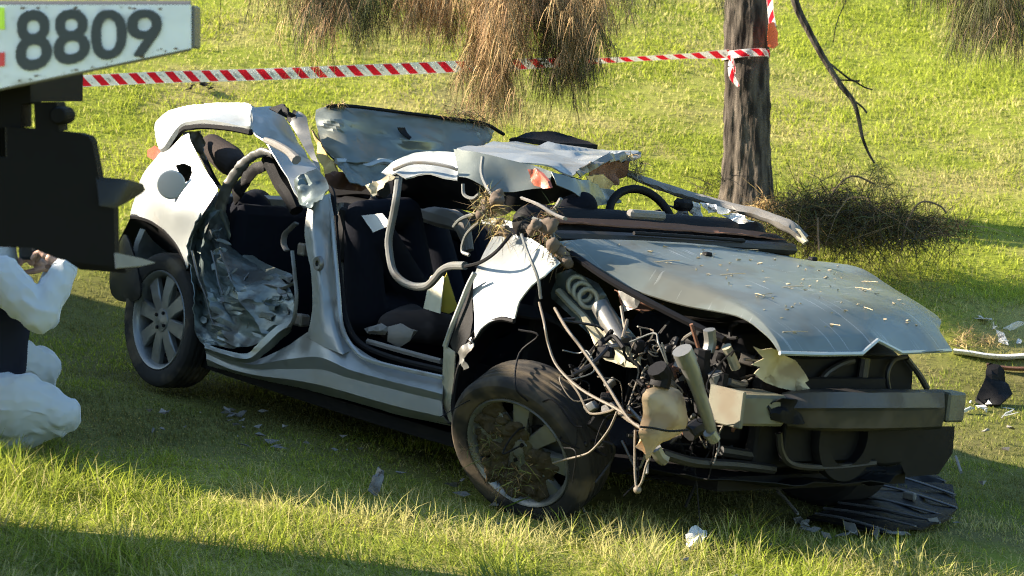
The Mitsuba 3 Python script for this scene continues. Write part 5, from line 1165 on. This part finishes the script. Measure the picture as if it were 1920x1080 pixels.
brush([(1.635,13.000,.758),(1.777,13.000,.796),(1.904,13.000,.822),(2.031,13.000,.790),(2.158,13.000,.749),(1.841,13.000,.707),(2.032,13.000,.682),(1.683,13.000,.682),(1.906,13.000,.650),(2.160,13.000,.650),(1.760,13.000,.847),(1.935,13.000,.860),(2.078,13.000,.796),(2.254,13.000,.739),(2.382,13.000,.682)], 300, .25, [DK, MUD, DK, OLIVE, MUD, DUN, GRN], 'large dark heap of cut drooping branches right of the trunk', (.22, .3, .075))
brush([(2.353,13.200,.722),(2.482,13.200,.738),(2.563,13.200,.705),(2.386,13.200,.657),(2.257,13.200,.689),(2.628,13.200,.673)], 130, .22, [OLIVE, DUN, DK], 'sparse spray of dry twigs at the right end of the branch heap', (.14, .2, .04))
brush([(1.578,13.700,.811),(1.622,13.700,.777),(1.555,13.700,.760)], 120, .14, [OCH, RUST, STRAW], 'orange brown dry tuft at the foot of the tree trunk', (.05, .08, .03))
brush([(1.229,12.600,1.017),(1.183,12.600,.986),(1.137,12.600,.965),(1.100,12.600,.940)], 14, .2, [DK, DUN], 'thin dark twigs sticking out left of the tree trunk', (.04, .08, .02))
brush([(2.62, 12.5, float(gz(2.62, 12.5)) + .03), (2.72, 12.45, float(gz(2.72, 12.45)) + .03), (2.55, 12.4, float(gz(2.55, 12.4)) + .02)], 60, .11, [STRAW, STRAW, DUN], 'pale straw tuft in the shade right of the bonnet', (.05, .08, .02))
for k_, (P, label) in enumerate((([(1.715,13.000,.669),(1.840,13.000,.796),(1.934,13.000,.955),(2.028,13.000,1.018),(2.155,13.000,.971)], 'arching bare twig over the dark branch heap'), ([(2.284,12.800,.587),(2.313,12.800,.744),(2.389,12.800,.869),(2.499,12.800,.854),(2.546,12.800,.807)], 'bare twig bending over the sparse dry spray'), ([(1.760,12.500,.608),(1.753,12.500,.700),(1.749,12.500,.798)], 'upright pale stalk behind the rear corner of the bonnet'))):
    single('twig', tube(P, .006, 5), 'dead_wood', label, 'twig')

# ---------------------------------------------------------------- barricade tape and marker ribbon
def ribbon_strip(P, width, twist, n=10):
    """A flat film along a curve: width across, twist in degrees per control point; uv in metres along and 0..1 across."""
    C = catmull(P, n)
    tw = np.radians(np.interp(np.linspace(0, 1, len(C)), np.linspace(0, 1, len(twist)), twist))
    t = unit(np.gradient(C, axis=0))
    up = np.array([0, 0, 1.0]) - t * t[:, 2:3]
    up = unit(up)
    sd = np.cross(t, up)
    wv = up * np.cos(tw)[:, None] + sd * np.sin(tw)[:, None]
    s = np.append(0, np.cumsum(np.linalg.norm(np.diff(C, axis=0), axis=1)))
    V, UV = [], []
    for v in (0, .25, .5, .75, 1):
        cup = .004 * math.sin(math.pi * v)
        V.append(C + wv * (v - .5) * width + np.cross(t, wv) * cup)
        UV.append(np.stack([s, np.full(len(s), v)], 1))
    m = len(C)
    a = np.arange(m - 1)
    F = np.vstack([np.vstack([np.stack([a + r * m, a + 1 + r * m, a + 1 + (r + 1) * m], 1), np.stack([a + r * m, a + 1 + (r + 1) * m, a + (r + 1) * m], 1)]) for r in range(4)])
    return tm(np.vstack(V), F), np.vstack(UV)


tp, uv = ribbon_strip([(-6.281,13.900,1.507),(-4.254,13.900,1.537),(-2.903,13.900,1.581),(-2.227,13.900,1.611),(-1.552,13.900,1.631),(-.877,13.900,1.658),(-.371,13.900,1.678),(0,13.900,1.692),(.270,13.900,1.705),(.541,13.930,1.716),(.812,13.950,1.730),(1.118,13.970,1.747),(1.377,13.980,1.761)], .075, [0, 0, 0, 5, -4, 8, 12, 20, 38, 62, 66, 64, 40], 16)
tk = thing('barricade_tape', 'red and white striped tape stretched across the grass bank to the trunk', 'tape')
put('strip', tp, 'tape_film', tk, smooth=True, uv=uv)
tz = (1.505,14.100,1.760)[2]
rr_ = .155
tp, uv = ribbon_strip([(TB[0] - .012 * (tz - TB[2]) + rr_ * math.cos(a_), TB[1] + .03 * (tz - TB[2]) + rr_ * math.sin(a_), tz + .012 * math.sin(a_ * 1.5)) for a_ in np.linspace(0, 2 * np.pi, 17)], .05, [0] * 17, 6)
put('trunk_wrap', tp, 'tape_film', tk, smooth=True, uv=uv)
for P, w, tw in (([(1.391,13.920,1.736),(1.385,13.920,1.675),(1.399,13.920,1.608),(1.433,13.920,1.554)], .04, [60, 40, 20, 60]), ([(1.371,13.920,1.749),(1.405,13.920,1.696),(1.412,13.920,1.635)], .03, [20, 60, 80])):
    tp, uv = ribbon_strip(P, w, tw, 6)
    put('tape_end', tp, 'tape_film', tk, smooth=True, uv=uv)
tp, uv = ribbon_strip([(1.632,13.950,2.333),(1.630,13.950,2.166),(1.638,13.950,2.032),(1.653,13.950,1.931)], .05, [20, 40, 50, 30], 6)
fk = thing('marker_ribbon', 'striped ribbon with orange end hanging on the right side of the trunk', 'ribbon')
put('striped_strip', tp, 'tape_film', fk, smooth=True, uv=uv)
put('orange_end', rough_up(panel([(1.620,13.900,1.950),(1.663,13.950,1.965),(1.690,13.970,1.892),(1.688,13.950,1.817),(1.652,13.900,1.792),(1.621,13.900,1.803)], dense=.01, bulge=.012, thick=.002), .004, 20), 'flag_orange', fk)

# ---------------------------------------------------------------- debris on the ground
def gp(px, up=0.02):
    p = np.array(px, float)
    p[2] = float(gz(p[0], p[1])) + up
    return p


gr = thing('broken_grille', 'broken dark plastic grille with curved slats lying in front of the bumper', 'grille')
out = [gp(p, .03) for p in [(1.534,9.395,-.161),(1.725,9.454,-.181),(1.804,9.313,-.191),(1.843,9.051,-.194),(1.782,8.630,-.191),(1.664,8.230,-.176),(1.498,7.970,-.160),(1.356,7.811,-.143),(1.235,7.933,-.132),(1.103,8.074,-.116),(1.246,8.354,-.133),(1.506,8.974,-.160)]]
put('backing', panel(out, dense=.04, crumple=.012, freq=6, thick=.008), 'black_plastic', gr)
Lp, Rp = [(1.549,9.375,-.165),(1.551,9.134,-.164),(1.460,8.854,-.154),(1.354,8.594,-.145),(1.266,8.374,-.133),(1.187,8.214,-.127),(1.137,8.074,-.120)], [(1.834,9.152,-.195),(1.814,8.851,-.193),(1.766,8.570,-.188),(1.696,8.330,-.179),(1.616,8.150,-.172),(1.494,7.990,-.160),(1.378,7.851,-.147)]
for p, q in zip(Lp, Rp):
    p, q = gp(p, .05), gp(q, .04)
    put('slat', tube([p, p * .66 + q * .34 + [0, 0, .008], p * .33 + q * .67 + [0, 0, .006], q], .011, 6, flat=.5), 'truck_grey', gr)
put('clip', box(gp((1.577,8.572,-.167), .07), (.02, .06, .03), .005, rotm([0, 0, 1], 40)), 'grey_trim', gr)


def shards(rng, centres, n, size, m_, name, label, cat, group, spread=.05, up=.05):
    where = {5: ['leftmost', 'second', 'middle', 'fourth', 'rightmost'], 4: ['leftmost', 'second', 'third', 'rightmost'], 3: ['left', 'middle', 'right']}[len(centres)]
    for c, wh in zip(centres, where):
        for size_, word in ((1.2, 'largest'), (.75, 'medium sized'), (.42, 'smallest')):
            q = gp(np.array(c) + [rng.normal(0, spread), rng.normal(0, spread * 1.5), 0], rng.uniform(.3, 1) * up)
            d, e = unit(rng.normal(0, 1, 3) * [1, 1, .35]), unit(rng.normal(0, 1, 3))
            s = size * size_
            m = panel([q - d * s, q - d * s * .4 + e * s * .3, q + e * s * .45, q + d * s, q - e * s * .35 + d * s * .2], dense=.02, crumple=.006, freq=30, seed=int(rng.integers(99)), thick=.004)
            single(name, m, m_, label + ', ' + word + ' of the ' + wh + ' bunch', cat, group)


rd = np.random.default_rng(20)
shards(rd, [(1.087,7.994,-.117),(1.151,7.893,-.120),(1.226,7.872,-.132),(1.304,7.872,-.140),(1.362,7.871,-.144)], 3, .04, 'grey_trim', 'plastic_fragment', 'pale plastic fragment along the grille edge', 'plastic fragment', 'fragments along the grille')
single('thin_rod', tube([gp((1.007,8.216,-.107), .1), gp((1.033,8.135,-.108), .08), gp((1.064,8.035,-.113), .05)], .006, 6), 'grey_trim', 'thin pale rod leaning beside the plastic fragments', 'rod')
single('crumpled_paper', rough_up(panel([gp(p, .06) for p in [(.590,7.317,-.060),(.631,7.416,-.065),(.664,7.416,-.069),(.662,7.316,-.070),(.623,7.236,-.065),(.591,7.236,-.061)]], dense=.012, crumple=.02, freq=25, thick=.003), .008, 25), 'white_paper', 'crumpled white paper scrap in the sunlit foreground grass', 'paper')
single('bent_bracket', panel([gp(p, u) for p, u in zip([(-.502,7.527,.059),(-.491,7.648,.059),(-.473,7.728,.056),(-.452,7.627,.055),(-.468,7.527,.055)], (.04, .08, .1, .07, .04))], dense=.015, crumple=.02, freq=25, thick=.003), 'bare_steel', 'small bent metal bracket at the shadow edge in the foreground', 'bracket')
shards(rd, [(-1.189,9.120,.134),(-1.154,9.200,.131),(-1.113,9.139,.126)], 3, .03, 'grey_trim', 'trim_piece', 'grey trim scrap in the shade below the sill', 'trim piece', 'trim scraps below the sill', up=.04)
single('bumper_strip', tube([gp(p, u) for p, u in zip([(2.496,12.283,.037),(2.588,12.261,.021),(2.674,12.240,.008),(2.784,12.260,0),(2.929,12.300,-.002),(3.120,12.339,-.006)], (.02, .03, .035, .03, .03, .03))], .05, 8, flat=.3), 'white_paper', 'long white bumper strip lying on the grass right of the car', 'bumper strip')
single('dark_strip', tube([gp(p, .03) for p in [(2.648,12.116,-.034),(2.763,12.095,-.049),(2.886,12.114,-.057),(3.080,12.174,-.059)]], .03, 8, flat=.4), 'brown_board', 'dark brown strip lying along the white bumper strip', 'strip')
single('black_duct', panel([gp(p, u) for p, u in zip([(2.475,11.625,-.140),(2.527,11.707,-.128),(2.572,11.727,-.125),(2.589,11.727,-.125),(2.647,11.727,-.131),(2.678,11.685,-.148),(2.598,11.584,-.157),(2.515,11.544,-.157)], (.0, .07, .15, .20, .15, .02, .0, .01))], dense=.03, crumple=.03, freq=12, thick=.02, seed=5), 'black_plastic', 'torn black plastic duct piece standing on the grass at the right edge', 'duct')
shards(rd, [(2.495,11.462,-.169),(2.530,11.401,-.182),(2.598,11.482,-.177),(2.553,11.584,-.157)], 3, .04, 'white_paper', 'lamp_shard', 'white lamp shard by the black duct piece', 'lamp shard', 'lamp shards by the duct', .07, .03)
shards(rd, [(2.790,12.610,.111),(2.872,12.589,.101),(2.927,12.630,.109)], 3, .06, 'white_paper', 'plastic_scrap', 'white plastic scrap at the right edge', 'plastic scrap', 'white scraps at the right edge', .05)
shards(rd, [(-2.207,14.935,1.474),(-2.144,14.956,1.481),(-2.099,14.997,1.489)], 3, .05, 'black_plastic', 'dark_scrap', 'dark scrap on the bank behind the roof', 'scrap', 'dark scraps on the bank', .04, .09)
single('pale_stick', tube([gp((2.033,9.913,-.214), .05), gp((2.011,9.732,-.212), .04), gp((1.996,9.612,-.211), .03)], .007, 6), 'grey_trim', 'short pale stick standing in the shaded grass right of the grille', 'stick')
fr_ = []
for _ in range(90):
    if rd.uniform() < .6:
        t_ = rd.uniform()
        q = np.array([-1.5 + 2.3 * t_ + rd.normal(0, .15), 9.2 - 1.9 * t_ - abs(rd.normal(0, .35)), 0])
    else:
        q = np.array([rd.uniform(.6, 3.0), rd.uniform(7.2, 11.0), 0])
    q = gp(q, rd.uniform(.02, .05))
    s_ = rd.uniform(.006, .02)
    fr_.append(hull(q + rd.normal(0, 1, (6, 3)) * [s_, s_, s_ * .4]))
single('broken_glass', join(*fr_), 'grey_trim', 'scattered small glass and plastic crumbs in the grass around the wreck', 'broken glass')
labels['broken_glass']['kind'] = 'stuff'
# tall stalks that stand above the lawn
def stalks(P, n, L, label):
    key = thing('grass_tuft', label, 'grass tuft')
    base = np.array([gp(p, -.01) for p in P])
    b = base[rd.integers(0, len(base), n)] + rd.normal(0, .015, (n, 3)) * [1, 1, 0]
    d = unit(rd.normal(0, .35, (n, 3)) + [.25, 0, 1])
    ln = L * rd.uniform(.5, 1.2, n)
    V, F, t, k = ribbons(b, d, ln, .006 * rd.uniform(.7, 1.3, n), np.stack([rd.normal(.1, .3, n), rd.normal(0, .2, n), -.1 * np.ones(n)], 1) * ln[:, None], unit(np.cross(d, rd.normal(0, 1, (n, 3)))), 3)
    c = np.array([(.13, .19, .03), (.24, .25, .05), (.33, .28, .1)])[rd.integers(0, 3, n)]
    scene[key] = mikit.ply((V, F), 'blade', color=c[k])


stalks([(.855,7.776,-.089),(.850,7.816,-.089),(.867,7.755,-.093)], 26, .16, 'tall green grass tuft leaning right below the bumper')
stalks([(-.058,7.764,.010),(-.038,7.724,.008),(.019,7.804,.003),(.078,7.903,-.006)], 18, .14, 'sparse tall stalks in front of the muddy front wheel')
stalks([(-1.179,6.189,.132),(-1.168,6.209,.131),(-1.122,6.208,.125),(-1.072,6.188,.123)], 26, .17, 'long arching blades at the lower left corner')
stalks([(-1.553,7.497,.173),(-1.565,7.377,.175),(-1.591,7.417,.177),(-1.474,7.376,.166)], 60, .15, 'bushy sunlit grass tuft in front of the crouching person')
